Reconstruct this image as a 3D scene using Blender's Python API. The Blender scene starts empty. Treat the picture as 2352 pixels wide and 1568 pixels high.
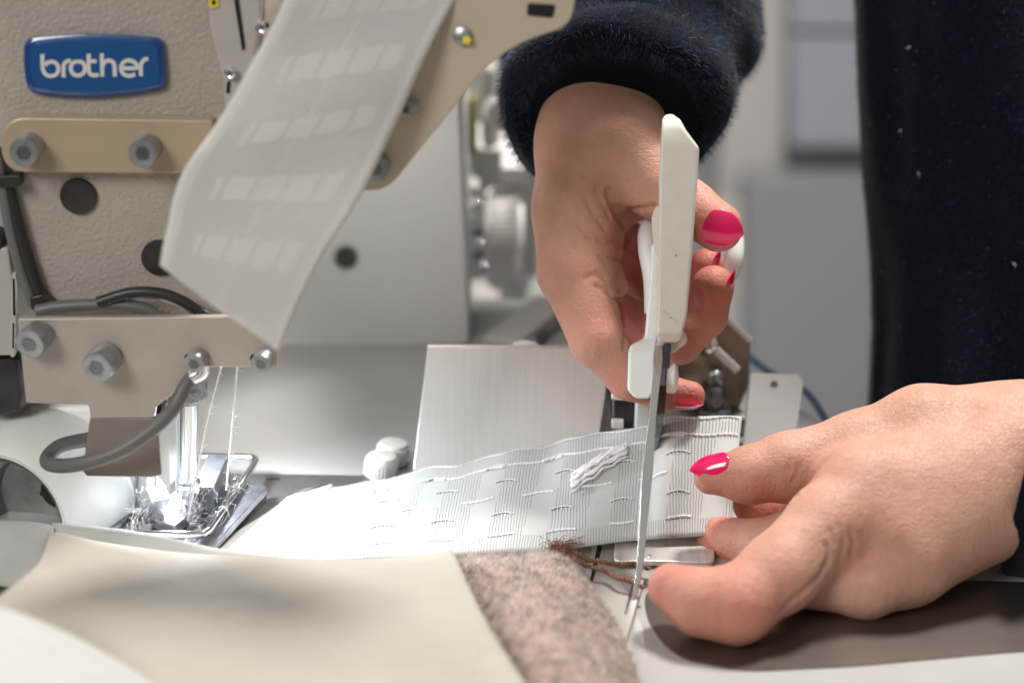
import bpy, bmesh, math, random
import numpy as np
from mathutils import Vector, Matrix
random.seed(7); rng = np.random.default_rng(7)
PI = math.pi
scn = bpy.context.scene
COL = scn.collection
S = 0.01                                   # everything below is written in centimetres

# ---------------------------------------------------------------- camera
CAM = Vector((0, -76, 36)); PITCH = math.radians(20); LENS = 70.0; FPX = LENS/36*2352
cd = bpy.data.cameras.new('camera'); cam = bpy.data.objects.new('camera', cd); COL.objects.link(cam)
cam.location = CAM*S; cam.rotation_euler = (PI/2-PITCH, 0, 0)
cd.lens = LENS; cd.sensor_width = 36; cd.clip_start = .05; cd.clip_end = 60
cd.dof.use_dof = True; cd.dof.focus_distance = .815; cd.dof.aperture_fstop = 4.6; cd.dof.aperture_blades = 0
scn.camera = cam
FW = Vector((0, math.cos(PITCH), -math.sin(PITCH))); UPV = Vector((0, math.sin(PITCH), math.cos(PITCH)))

# ---------------------------------------------------------------- world, lamps, exposure
w = bpy.data.worlds.new('World'); scn.world = w; w.use_nodes = True
nt = w.node_tree; bg = nt.nodes['Background']
tc = nt.nodes.new('ShaderNodeTexCoord'); sep = nt.nodes.new('ShaderNodeSeparateXYZ'); nt.links.new(tc.outputs['Generated'], sep.inputs[0])
cr = nt.nodes.new('ShaderNodeValToRGB'); nt.links.new(sep.outputs['Z'], cr.inputs[0])
cr.color_ramp.elements[0].position = 0; cr.color_ramp.elements[0].color = (.28, .262, .25, 1)
cr.color_ramp.elements[1].position = .75; cr.color_ramp.elements[1].color = (1, .975, .95, 1)
nt.links.new(cr.outputs[0], bg.inputs[0]); bg.inputs[1].default_value = .36

def area(name, loc, target, size, power, color, sy=None):
    l = bpy.data.lights.new(name, 'AREA'); l.shape = 'RECTANGLE'; l.size = size*S; l.size_y = (sy or size)*S
    l.energy = power; l.color = color
    if name == 'machine_led': l.spread = math.radians(150)
    o = bpy.data.objects.new(name, l); COL.objects.link(o); o.location = Vector(loc)*S
    o.rotation_euler = (Vector(target)-Vector(loc)).to_track_quat('-Z', 'Y').to_euler(); return o
area('ceiling_lamp', (40, 45, 120), (5, 0, 0), 20, 23, (1, .965, .92))
area('room_fill', (-90, -120, 110), (0, 0, 5), 60, 14, (1, .985, .965))  # added soft fill area light behind the camera, on the left
area('machine_led', (-14.2, 1.7, 5.3), (-10.8, -1.2, 0), 1.2, .31, (.80, .89, 1))
area('arm_fill', (-7, 12, 17), (-7, 15, 0), 5, .085, (1, .98, .95))  # added fill under the arm, brightens the bed behind
scn.view_settings.view_transform = 'Standard'; scn.view_settings.look = 'None'
scn.view_settings.exposure = .22; scn.view_settings.gamma = 1; scn.view_settings.use_curve_mapping = False

# ---------------------------------------------------------------- measuring helpers (cm)
def ray(u, v):
    return FW + Vector((1, 0, 0))*((u-1176)/FPX) - UPV*((v-784)/FPX)
def W(u, v, d): return CAM + ray(u, v)*d
def G(u, v, z=0.0):
    r = ray(u, v); return CAM + r*((z-CAM.z)/r.z)
def PY(u, v, y):
    r = ray(u, v); return CAM + r*((y-CAM.y)/r.y)
def cA(x, y): return (x*.504, y*.504)
def cB(x, y): return (x*.3985, 698.4+y*.3985)
def cD(x, y): return (1102.8+x*.5863, 91.9+y*.5863)
def cE(x, y): return (919+x*.4103, 716.8+.4103*y)
def cH(x, y): return (1378.1+x*.3164, 514.5+y*.3164)
def cK(x, y): return (165.4+.3047*x, 808.5+.3047*y)
def cL(x, y): return (1231+.2385*x, 1194.4+.2385*y)

# ---------------------------------------------------------------- materials
def mat(name, col, rough=.5, metal=0, bump=None, var=None, sheen=0, coat=0, sss=0, trans=0, alpha=None, stretch=None, emit=None, aniso=0, spec=None):
    m = bpy.data.materials.new(name); m.use_nodes = True; n = m.node_tree; N = n.nodes; L = n.links
    b = N['Principled BSDF']; b.inputs['Base Color'].default_value = (*col, 1); b.inputs['Roughness'].default_value = rough
    b.inputs['Metallic'].default_value = metal
    if sheen: b.inputs['Sheen Weight'].default_value = sheen; b.inputs['Sheen Roughness'].default_value = .4
    if coat: b.inputs['Coat Weight'].default_value = coat; b.inputs['Coat Roughness'].default_value = .04
    if sss:
        b.inputs['Subsurface Weight'].default_value = sss; b.inputs['Subsurface Radius'].default_value = (1, .35, .2); b.inputs['Subsurface Scale'].default_value = .006
    if trans: b.inputs['Transmission Weight'].default_value = trans
    if emit: b.inputs['Emission Color'].default_value = (*emit[0], 1); b.inputs['Emission Strength'].default_value = emit[1]
    if spec is not None: b.inputs['Specular IOR Level'].default_value = spec
    geo = N.new('ShaderNodeNewGeometry'); mp = N.new('ShaderNodeMapping'); L.new(geo.outputs['Position'], mp.inputs[0])
    s = stretch or (1, 1, 1); mp.inputs['Scale'].default_value = tuple(100*q for q in s)
    m['mp'] = mp.name
    if bump:                              # list of (kind, scale, distance_cm)
        prev = None
        for kind, sc, dist in bump:
            if kind == 'noise':
                t = N.new('ShaderNodeTexNoise'); t.inputs['Scale'].default_value = sc; t.inputs['Detail'].default_value = 4; out = t.outputs['Fac']
            else:
                t = N.new('ShaderNodeTexVoronoi'); t.inputs['Scale'].default_value = sc; t.feature = 'SMOOTH_F1'; out = t.outputs['Distance']
            L.new(mp.outputs[0], t.inputs['Vector'])
            bp = N.new('ShaderNodeBump'); bp.inputs['Distance'].default_value = dist*S; bp.inputs['Strength'].default_value = 1
            L.new(out, bp.inputs['Height'])
            if prev: L.new(prev.outputs[0], bp.inputs['Normal'])
            prev = bp
        L.new(prev.outputs[0], b.inputs['Normal'])
    if var:                               # (scale, colour2, contrast, rough_delta)
        t = N.new('ShaderNodeTexNoise'); t.inputs['Scale'].default_value = var[0]; t.inputs['Detail'].default_value = 6; L.new(mp.outputs[0], t.inputs['Vector'])
        r = N.new('ShaderNodeMapRange'); r.inputs[1].default_value = .5-var[2]; r.inputs[2].default_value = .5+var[2]; L.new(t.outputs['Fac'], r.inputs[0])
        mx = N.new('ShaderNodeMix'); mx.data_type = 'RGBA'; mx.inputs[6].default_value = (*col, 1); mx.inputs[7].default_value = (*var[1], 1)
        L.new(r.outputs[0], mx.inputs[0]); L.new(mx.outputs[2], b.inputs['Base Color'])
        if len(var) > 3:
            r2 = N.new('ShaderNodeMapRange'); r2.inputs[3].default_value = rough; r2.inputs[4].default_value = rough+var[3]
            L.new(t.outputs['Fac'], r2.inputs[0]); L.new(r2.outputs[0], b.inputs['Roughness'])
    return m

M = {}
M['cast'] = mat('wrinkle_paint', (.40, .355, .30), .38, 0, [('noise', 1.2, .05), ('voronoi', 6.5, .045), ('noise', 14, .02)], (.5, (.36, .32, .27), .2))
M['cast_smooth'] = mat('smooth_paint', (.46, .43, .40), .42, 0, [('noise', 5, .008)], (.3, (.42, .39, .36), .2))
M['column'] = mat('column_paint', (.70, .69, .67), .5, 0, [('noise', 3, .01)], (.1, (.66, .65, .63), .15))
M['beige_bar'] = mat('beige_enamel', (.50, .385, .26), .33, .25, [('noise', 9, .004)], (.6, (.46, .36, .25), .2), stretch=(.15, 1, 1))
M['beige_arm'] = mat('beige_arm', (.58, .49, .37), .38, .1, [('noise', 6, .004)], (.3, (.54, .455, .345), .2))
M['plate'] = mat('satin_plate', (.52, .46, .40), .42, .4, [('noise', 18, .006)], (1.1, (.46, .405, .35), .25, .12))
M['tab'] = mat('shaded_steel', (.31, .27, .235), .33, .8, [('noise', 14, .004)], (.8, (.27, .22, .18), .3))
M['steel'] = mat('brushed_steel', (.78, .745, .70), .40, .8, [('noise', 9, .006)], (.7, (.60, .57, .53), .25, .1), stretch=(6, .2, .2))
M['bed'] = mat('bed_plate', (.42, .395, .36), .36, .35, [('noise', 12, .004)], (.35, (.35, .33, .30), .25, .15))
M['bed_paint'] = mat('bed_paint', (.40, .395, .385), .4, 0, [('noise', 2.6, .012), ('voronoi', 5, .004)], (.25, (.36, .355, .345), .2), coat=.5)
M['chrome'] = mat('chrome', (.80, .80, .82), .12, 1, [('noise', 3, .003)])
M['blade'] = mat('blade_steel', (.68, .66, .64), .24, 1, [('noise', 3, .004)], stretch=(1, 1, .3))
M['zinc'] = mat('zinc_screw', (.44, .45, .44), .33, .8, [('noise', 9, .012)], (3, (.30, .33, .36), .2))
M['dark_metal'] = mat('dark_metal', (.16, .16, .17), .3, .9, [('noise', 16, .01)], (2, (.26, .26, .28), .2))
M['black'] = mat('black_plastic', (.018, .017, .016), .38, 0, [('noise', 4, .01)], (1.2, (.04, .037, .034), .2))
M['hole'] = mat('dark_recess', (.006, .006, .006), .8)
M['cable'] = mat('grey_cable', (.13, .125, .12), .45, 0, [('noise', 6, .004)])
M['cable_dark'] = mat('dark_cable', (.02, .02, .021), .4)
M['blue'] = mat('blue_enamel', (.002, .045, .19), .25, 0, None, None, coat=1)
M['letter'] = mat('white_lettering', (.62, .60, .57), .4)
M['white_pl'] = mat('white_plastic', (.78, .77, .73), .35, 0, [('noise', 3, .003)], sss=.05)
M['grip'] = mat('ivory_grip', (.66, .63, .55), .42, 0, [('noise', 5, .004)], (1.5, (.62, .585, .50), .25))
M['grip_far'] = mat('white_grip', (.78, .80, .78), .4, 0)
M['wall'] = mat('wall_paint', (.42, .425, .45), .8, 0, [('noise', .4, .02)], (.03, (.36, .365, .39), .2))
M['wall_light'] = mat('pale_frame', (.62, .59, .56), .7)
M['cloth'] = mat('cream_cloth', (.43, .40, .34), .85, 0, [('noise', 22, .012), ('noise', .5, .25)], (.25, (.39, .36, .305), .25), sheen=.1)
M['lining'] = mat('white_lining', (.54, .535, .50), .85, 0, [('noise', 22, .02)], (.8, (.48, .475, .44), .3), sheen=.1)
M['wool'] = mat('brown_wool', (.50, .37, .33), .9, 0, [('noise', 3, .15)], (1.3, (.42, .30, .25), .1), sheen=.4)
M['wool_f1'] = mat('wool_fibre', (.80, .68, .63),   .8, sheen=.3, var=(1.9, (.40, .37, .335), .09))
M['fleece'] = mat('navy_fleece', (.003, .005, .011), .95, 0, [('noise', 4, .06)], (.6, (.004, .006, .012), .2), sheen=.15, spec=.1)
M['fleece_f'] = mat('navy_pile', (.026, .062, .13), .6, 0, sheen=.2, var=(.55, (.004, .007, .015), .10), spec=.3)
M['navy_f2'] = mat('dark_pile', (.040, .058, .125), .6, 0, sheen=.15, var=(.5, (.003, .004, .007), .12), spec=.3)
M['nail'] = mat('pink_polish', (.80, .004, .115), .16, 0, None, None, coat=1)
M['thread'] = mat('white_thread', (.85, .85, .86), .5, sheen=.3)
M['lint'] = mat('lint', (.85, .88, .92), .7)
M['brown'] = mat('brown_thread', (.12, .042, .02), .7, 0, [('noise', 20, .02)], (5, (.24, .10, .05), .2))
M['tube'] = mat('blue_hose', (.10, .17, .30), .3, 0, trans=.2)
M['foam'] = mat('grey_felt', (.22, .22, .22), .9, 0, [('noise', 20, .08)], (14, (.55, .55, .56), .15))
M['olive'] = mat('olive_part', (.22, .19, .06), .5)
M['yellow'] = mat('yellow_label', (.75, .60, .03), .5)
M['grey_pl'] = mat('grey_plastic', (.48, .46, .43), .45)
M['wheel'] = mat('wheel_plastic', (.74, .72, .70), .5)
M['brownplate'] = mat('bronze_plate', (.26, .205, .15), .4, .6, [('noise', 8, .01)])
M['cordsheer'] = mat('sheer_cord', (.88, .84, .80), .6)
M['dark_blade'] = mat('dark_blade', (.17, .165, .18), .12, 1, [('noise', 3, .004)])
M['throat'] = mat('throat_steel', (.22, .215, .21), .35, .8, [('noise', 12, .005)], (.8, (.17, .165, .16), .2))
M['cab_a'] = mat('cabinet_blue_grey', (.42, .44, .49), .5)
M['cab_b'] = mat('cabinet_dark', (.22, .21, .22), .6)
M['cab_c'] = mat('cabinet_grey', (.37, .37, .385), .5)
M['foot'] = mat('worn_foot_steel', (.62, .62, .63), .38, .85, [('noise', 8, .01)], (3, (.5, .5, .52), .2))
M['bore'] = mat('turned_metal', (.5, .49, .47), .38, .7, [('noise', 5, .01)], (.6, (.28, .27, .25), .2))
M['guide_steel'] = mat('guide_steel', (.84, .825, .80), .34, .75, [('noise', 2, .004)], (1.2, (.74, .725, .70), .3, .08), stretch=(5, .3, .15))
M['endpl'] = mat('dull_plate', (.24, .235, .23), .7, 0, [('noise', 8, .006)], (.6, (.22, .21, .2), .2))
M['shadow_steel'] = mat('shadow_steel', (.27, .235, .21), .24, .9, [('noise', 9, .003), ('noise', 1.2, .008)], (.4, (.22, .19, .17), .2, .1))  # dark tone carries the lower hand's shadow on the bed
M['red_sk'] = mat('beige_light', (.7, .65, .6), .5)

def skin_mat():
    m = mat('skin', (.66, .385, .27), .55, 0, None, None, sss=.17, spec=.42)
    n = m.node_tree; N = n.nodes; L = n.links; b = N['Principled BSDF']; mp = N[m['mp']]
    def noise(sc, det=5, st=None):
        t = N.new('ShaderNodeTexNoise'); t.inputs['Scale'].default_value = sc; t.inputs['Detail'].default_value = det
        if st:
            q = N.new('ShaderNodeMapping'); q.inputs['Scale'].default_value = st; q.inputs['Rotation'].default_value = (0, .5, 0); L.new(mp.outputs[0], q.inputs[0]); L.new(q.outputs[0], t.inputs['Vector'])
        else: L.new(mp.outputs[0], t.inputs['Vector'])
        return t.outputs['Fac']
    at = N.new('ShaderNodeAttribute'); at.attribute_name = 'blush'
    mx = N.new('ShaderNodeMix'); mx.data_type = 'RGBA'; mx.inputs[6].default_value = (.54, .305, .222, 1); mx.inputs[7].default_value = (.51, .13, .095, 1)
    L.new(at.outputs['Fac'], mx.inputs[0])
    m2 = N.new('ShaderNodeMix'); m2.data_type = 'RGBA'; m2.inputs[7].default_value = (.45, .225, .15, 1); L.new(mx.outputs[2], m2.inputs[6])
    r = N.new('ShaderNodeMapRange'); r.inputs[1].default_value = .42; r.inputs[2].default_value = .72; r.inputs[4].default_value = .75; L.new(noise(.7), r.inputs[0]); L.new(r.outputs[0], m2.inputs[0])
    m3 = N.new('ShaderNodeMix'); m3.data_type = 'RGBA'; m3.inputs[7].default_value = (.50, .22, .15, 1); L.new(m2.outputs[2], m3.inputs[6])
    r = N.new('ShaderNodeMapRange'); r.inputs[1].default_value = .52; r.inputs[2].default_value = .8; r.inputs[4].default_value = .25; L.new(noise(4.5), r.inputs[0]); L.new(r.outputs[0], m3.inputs[0])
    L.new(m3.outputs[2], b.inputs['Base Color'])
    prev = None
    for out, dist in ((noise(.9, 3), .05), (noise(3.2, 4, (1, 1, .25)), .045), (noise(9, 3, (.35, 1, 1.2)), .022), (noise(20, 2), .003)):
        bp = N.new('ShaderNodeBump'); bp.inputs['Distance'].default_value = dist*S; L.new(out, bp.inputs['Height'])
        if prev: L.new(prev.outputs[0], bp.inputs['Normal'])
        prev = bp
    vo = N.new('ShaderNodeTexVoronoi'); vo.feature = 'DISTANCE_TO_EDGE'; vo.inputs['Scale'].default_value = 7.5
    q = N.new('ShaderNodeMapping'); q.inputs['Scale'].default_value = (1, 1, .45); q.inputs['Rotation'].default_value = (.3, .6, 0); L.new(mp.outputs[0], q.inputs[0])
    nw = N.new('ShaderNodeTexNoise'); nw.inputs['Scale'].default_value = 3; L.new(q.outputs[0], nw.inputs['Vector'])
    mw = N.new('ShaderNodeMix'); mw.data_type = 'RGBA'; mw.inputs[0].default_value = .25; L.new(q.outputs[0], mw.inputs[6]); L.new(nw.outputs['Color'], mw.inputs[7]); L.new(mw.outputs[2], vo.inputs['Vector'])
    rr = N.new('ShaderNodeMapRange'); rr.inputs[2].default_value = .12; L.new(vo.outputs['Distance'], rr.inputs[0])
    bp = N.new('ShaderNodeBump'); bp.inputs['Distance'].default_value = .010*S; L.new(rr.outputs[0], bp.inputs['Height']); L.new(prev.outputs[0], bp.inputs['Normal']); prev = bp
    L.new(prev.outputs[0], b.inputs['Normal'])
    return m
M['skin'] = skin_mat()

def tape_mat(name, base, contrast, translucent, grid=False):
    """woven header tape; UV in cm: U along the tape, V across it"""
    m = mat(name, base, .6, 0, None, None, sheen=.15)
    n = m.node_tree; N = n.nodes; L = n.links; b = N['Principled BSDF']
    uv = N.new('ShaderNodeUVMap'); uv.uv_map = 'UVMap'; sp = N.new('ShaderNodeSeparateXYZ'); L.new(uv.outputs[0], sp.inputs[0])
    def mt(op, a, b_=None, c=None):
        q = N.new('ShaderNodeMath'); q.operation = op
        for i, x in enumerate((a, b_, c)):
            if x is None: continue
            if isinstance(x, (int, float)): q.inputs[i].default_value = x
            else: L.new(x, q.inputs[i])
        return q.outputs[0]
    U, V = sp.outputs[0], sp.outputs[1]
    nz = N.new('ShaderNodeTexNoise'); nz.inputs['Scale'].default_value = 2.2; L.new(uv.outputs[0], nz.inputs['Vector'])
    nz2 = N.new('ShaderNodeTexNoise'); nz2.inputs['Scale'].default_value = .8; L.new(uv.outputs[0], nz2.inputs['Vector'])
    Uw = mt('ADD', U, mt('MULTIPLY', nz.outputs['Fac'], .10))
    f = mt('FRACT', mt('MULTIPLY', Uw, 1/.125))
    rib = mt('SMOOTH_MIN', 1.0, mt('MULTIPLY', mt('ABSOLUTE', mt('SUBTRACT', f, .5)), 7.0), .2)      # 0 in the gap between ribs
    # smooth woven blocks in columns
    blk = mt('LESS_THAN', mt('FRACT', mt('MULTIPLY', mt('ADD', U, mt('MULTIPLY', V, .10)), 1/2.55)), .40)
    inside = mt('MULTIPLY', mt('GREATER_THAN', V, 1.35), mt('LESS_THAN', V, 6.0))
    blk = mt('MULTIPLY', blk, inside)
    if grid:
        cell = mt('GREATER_THAN', mt('ABSOLUTE', mt('SUBTRACT', mt('FRACT', mt('MULTIPLY', V, 1/1.15)), .5)), .07)
        blk = mt('MULTIPLY', blk, cell)
        hem = mt('ADD', mt('LESS_THAN', V, .55), mt('GREATER_THAN', V, 6.5)); seam = mt('LESS_THAN', mt('ABSOLUTE', mt('SUBTRACT', V, 3.45)), .06)
        blk = mt('MAXIMUM', blk, mt('MINIMUM', mt('ADD', hem, seam), 1))
    rm = mt('MAXIMUM', rib, mt('MULTIPLY', blk, .93))
    rm = mt('MAXIMUM', rm, mt('MULTIPLY', mt('GREATER_THAN', nz2.outputs['Fac'], .72), .6))
    mx = N.new('ShaderNodeMix'); mx.data_type = 'RGBA'; mx.inputs[6].default_value = (*[c*contrast for c in base], 1); mx.inputs[7].default_value = (*base, 1)
    L.new(rm, mx.inputs[0]); L.new(mx.outputs[2], b.inputs['Base Color'])
    weft = mt('FRACT', mt('MULTIPLY', V, 1/.05)); hh = mt('ADD', rm, mt('MULTIPLY', mt('ABSOLUTE', mt('SUBTRACT', weft, .5)), .25))
    hh = mt('ADD', hh, mt('MULTIPLY', blk, .5))
    bp = N.new('ShaderNodeBump'); bp.inputs['Distance'].default_value = .02*S; L.new(hh, bp.inputs['Height']); L.new(bp.outputs[0], b.inputs['Normal'])
    if translucent:
        tr = N.new('ShaderNodeBsdfTranslucent'); tr.inputs[0].default_value = (*base, 1); ms = N.new('ShaderNodeMixShader'); ms.inputs[0].default_value = translucent
        o = N['Material Output']; L.new(b.outputs[0], ms.inputs[1]); L.new(tr.outputs[0], ms.inputs[2]); L.new(ms.outputs[0], o.inputs[0])
    return m
M['tape'] = tape_mat('woven_tape', (.60, .61, .59), .50, .16)
M['tape_hang'] = tape_mat('sheer_tape', (.86, .845, .81), .80, .40, True)

# ---------------------------------------------------------------- object helpers
def tag(o, label=None, cat=None, group=None, kind=None):
    if label: o['label'] = label
    if cat: o['category'] = cat
    if group: o['group'] = group
    if kind: o['kind'] = kind
    return o
def thing(name, label, cat, loc, group=None):
    o = bpy.data.objects.new(name, None); COL.objects.link(o); o.location = Vector(loc)*S; o.empty_display_size = .01
    return tag(o, label, cat, group)
def wloc(o):
    l = Vector(o.location)
    while o.parent: o = o.parent; l += Vector(o.location)
    return l
def mk(name, verts, faces, m, parent=None, smooth=True, bevel=0, seg=2, sub=0, solid=0, uvs=None, weld=False, auto=None):
    me = bpy.data.meshes.new(name)
    V_ = [Vector(v) for v in verts]
    if parent is None:
        c = sum(V_, Vector())/len(V_); off = c*S; 
    else: off = wloc(parent)
    me.from_pydata([tuple(v*S-off) for v in V_], [], [tuple(f) for f in faces])
    if uvs is not None:
        l = me.uv_layers.new(name='UVMap')
        for lp in me.loops: l.data[lp.index].uv = uvs[lp.vertex_index]
    me.materials.append(M[m] if isinstance(m, str) else m)
    bm = bmesh.new(); bm.from_mesh(me)
    if weld: bmesh.ops.remove_doubles(bm, verts=bm.verts, dist=1e-6)
    bmesh.ops.recalc_face_normals(bm, faces=bm.faces); bm.to_mesh(me); bm.free()
    for p in me.polygons: p.use_smooth = smooth
    if smooth and len(V_) < 9000: me.set_sharp_from_angle(angle=math.radians(48))
    o = bpy.data.objects.new(name, me); COL.objects.link(o)
    if parent is None: o.location = off
    else: o.parent = parent
    if solid:
        q = o.modifiers.new('solid', 'SOLIDIFY'); q.thickness = solid*S; q.offset = 0
    if bevel:
        q = o.modifiers.new('bevel', 'BEVEL'); q.width = bevel*S; q.segments = seg; q.limit_method = 'ANGLE'; q.angle_limit = math.radians(35); q.harden_normals = True
    if sub:
        q = o.modifiers.new('sub', 'SUBSURF'); q.levels = sub; q.render_levels = sub
    return o
class EachMB:
    def __init__(s): s.q = []
    def add(s, vf): s.q.append(vf); return s
    def build(s, name, m, parent=None, **kw):
        for v, f in s.q: o = mk(name, v, f, m, parent, **kw)
        return o
class MB:
    """gathers several shapes into one mesh"""
    def __init__(s): s.v = []; s.f = []; s.uv = None
    def add(s, vf):
        v, f = vf; k = len(s.v); s.v += [Vector(q) for q in v]; s.f += [tuple(i+k for i in g) for g in f]; return s
    def build(s, name, m, parent=None, **kw): return mk(name, s.v, s.f, m, parent, **kw)
def prism(front, back):
    n = len(front); v = list(front)+list(back)
    f = [tuple(range(n)), tuple(range(2*n-1, n-1, -1))]+[(i, i+n, (i+1) % n+n, (i+1) % n) for i in range(n)]
    return v, f
def ext(pts, y, t, fn=PY):
    """pixel outline on the upright plane y, extruded t cm away from the viewer"""
    fr = [fn(u, v, y) for u, v in pts]; return prism(fr, [p+Vector((0, t, 0)) for p in fr])
def loft(rings, cap=True, closed=False):
    n = len(rings[0]); v = [p for r in rings for p in r]; f = []
    R = len(rings)
    for i in range(R if closed else R-1):
        j = (i+1) % R
        for k in range(n): f.append((i*n+k, i*n+(k+1) % n, j*n+(k+1) % n, j*n+k))
    if cap and not closed: f.append(tuple(range(n-1, -1, -1))); f.append(tuple(range((R-1)*n, R*n)))
    return v, f
def spline(pts, n=8, closed=False):
    P = [Vector(p) for p in pts]; out = []
    K = len(P); rg = K if closed else K-1
    for i in range(rg):
        a = P[(i-1) % K] if (closed or i > 0) else P[0]*2-P[1]
        b, c = P[i], P[(i+1) % K]
        d = P[(i+2) % K] if (closed or i+2 < K) else P[-1]*2-P[-2]
        for k in range(n):
            t = k/n; out.append(.5*((2*b)+(c-a)*t+(2*a-5*b+4*c-d)*t*t+(3*b-a-3*c+d)*t**3))
    if not closed: out.append(P[-1])
    return out
def tube(pts, r, res=10, closed=False, smooth=8, taper=None):
    P = spline(pts, smooth, closed) if smooth else [Vector(p) for p in pts]
    rings = []; nrm = None; K = len(P)
    for i, p in enumerate(P):
        if closed: t = (P[(i+1) % K]-P[i-1]).normalized()
        else: t = (P[min(i+1, K-1)]-P[max(i-1, 0)]).normalized()
        if nrm is None: nrm = t.orthogonal().normalized()
        nrm = (nrm-t*nrm.dot(t)).normalized(); b = t.cross(nrm)
        rr = r if taper is None else r*taper(i/(K-1))
        rings.append([p+(nrm*math.cos(a)+b*math.sin(a))*rr for a in (2*PI*k/res for k in range(res))])
    return loft(rings, True, closed)
def frame(ax):
    ax = Vector(ax).normalized(); x = ax.cross(Vector((0, 0, 1)))
    if x.length < .1: x = ax.cross(Vector((0, 1, 0)))
    x.normalize(); return x, ax.cross(x).normalized(), ax
def lathe(o, ax, prof, n=32, cap=True):
    """prof: (radius, distance along the axis)"""
    x, y, z = frame(ax); o = Vector(o)
    return loft([[o+z*h+(x*math.cos(a)+y*math.sin(a))*max(r, 1e-4) for a in (2*PI*k/n for k in range(n))] for r, h in prof], cap)
def box(c, sx, sy, sz, rot=None):
    c = Vector(c); R = rot or Matrix.Identity(3)
    P = [c+R @ Vector((a*sx/2, b*sy/2, d*sz/2)) for a, b, d in ((-1, -1, -1), (1, -1, -1), (1, 1, -1), (-1, 1, -1), (-1, -1, 1), (1, -1, 1), (1, 1, 1), (-1, 1, 1))]
    return P, [(0, 3, 2, 1), (4, 5, 6, 7), (0, 1, 5, 4), (1, 2, 6, 5), (2, 3, 7, 6), (3, 0, 4, 7)]
def bar(a, b, wdt, hgt, up=(0, 0, 1)):
    a, b = Vector(a), Vector(b); z = (b-a).normalized(); x = z.cross(Vector(up)).normalized(); y = z.cross(x)
    R = [[p+x*sx*wdt/2+y*sy*hgt/2 for sx, sy in ((-1, -1), (1, -1), (1, 1), (-1, 1))] for p in (a, b)]
    return loft(R)
def rounded(pts, r, n=5):
    """round the corners of a pixel outline; r per-corner or one number"""
    out = []; K = len(pts)
    for i in range(K):
        p = Vector(pts[i][:2]); a = Vector(pts[i-1][:2]); b = Vector(pts[(i+1) % K][:2])
        rr = pts[i][2] if len(pts[i]) > 2 else r
        if rr <= 0: out.append(tuple(p)); continue
        da = (a-p); db = (b-p); l = min(rr, da.length*.49, db.length*.49); s = p+da.normalized()*l; e = p+db.normalized()*l
        for k in range(n+1):
            t = k/n; q = s*(1-t)**2+p*2*t*(1-t)+e*t*t; out.append((q.x, q.y))
    return out
def circ(u, v, r, n=28, ry=None): return [(u+r*math.cos(2*PI*k/n), v+(ry or r)*math.sin(2*PI*k/n)) for k in range(n)]
def fibres(name, src_v, src_f, count, length, m, parent, lean=(0, 0, -.3), wid=.012, jit=.6, flt=None, outward=None):
    """many short hairs standing on a surface, one mesh"""
    Vv = np.array([tuple(v) for v in src_v]); F = []
    for f in src_f:
        if len(f) > 8: continue
        for k in range(1, len(f)-1): F.append((f[0], f[k], f[k+1]))
    F = np.array(F); a, b, c = Vv[F[:, 0]], Vv[F[:, 1]], Vv[F[:, 2]]
    nr = np.cross(b-a, c-a); ar = np.linalg.norm(nr, axis=1)+1e-12; cen = Vv.mean(0)
    pr = ar/ar.sum(); ids = rng.choice(len(F), count, p=pr)
    u_ = rng.random((count, 1)); v_ = rng.random((count, 1)); sw = (u_+v_) > 1; u_ = np.where(sw, 1-u_, u_); v_ = np.where(sw, 1-v_, v_)
    p = a[ids]*(1-u_-v_)+b[ids]*u_+c[ids]*v_; n = nr[ids]/ar[ids][:, None]
    if outward:
        cc_ = (a+b+c)/3
        if (((cc_-np.array(outward))*nr)).sum() < 0: n = -n
    if flt is not None:
        k = flt(p, n); p, n = p[k], n[k]
    q = len(p)
    clump = np.stack([np.sin(p[:, 0]*2.1+p[:, 2]*1.7+3*i)+np.sin(p[:, 0]*5.3-p[:, 1]*4.7+p[:, 2]*3.9+i) for i in range(3)], 1)*.28
    d = n+np.array(lean)+clump+rng.normal(0, jit*.5, (q, 3)); d /= np.linalg.norm(d, axis=1)[:, None]
    L_ = length*(.5+.7*rng.random((q, 1)))
    s = np.cross(d, rng.normal(0, 1, (q, 3))); s /= np.linalg.norm(s, axis=1)[:, None]+1e-9
    bend = rng.normal(0, .18, (q, 3))*length
    v0 = p-s*wid/2-n*.02; v1 = p+s*wid/2-n*.02; mid = p+d*L_*.55; v2 = mid+s*wid*.35; v3 = mid-s*wid*.35; v4 = p+d*L_+bend
    VV = np.stack([v0, v1, v2, v3, v4], 1).reshape(-1, 3)*S-np.array(wloc(parent))
    base = np.arange(q)[:, None]*5
    Q = np.concatenate([base, base+1, base+2, base+3], 1); T = np.concatenate([base+3, base+2, base+4], 1)
    me = bpy.data.meshes.new(name)
    me.vertices.add(len(VV)); me.vertices.foreach_set('co', VV.astype(np.float32).ravel())
    idx = np.concatenate([Q.ravel(), T.ravel()]); me.loops.add(len(idx)); me.loops.foreach_set('vertex_index', idx.astype(np.int32))
    st = np.concatenate([np.arange(q)*4, q*4+np.arange(q)*3]); me.polygons.add(2*q); me.polygons.foreach_set('loop_start', st.astype(np.int32))
    me.update(calc_edges=True); me.materials.append(M[m]); o = bpy.data.objects.new(name, me); COL.objects.link(o); o.parent = parent
    o['kind'] = 'stuff'; return o

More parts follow.
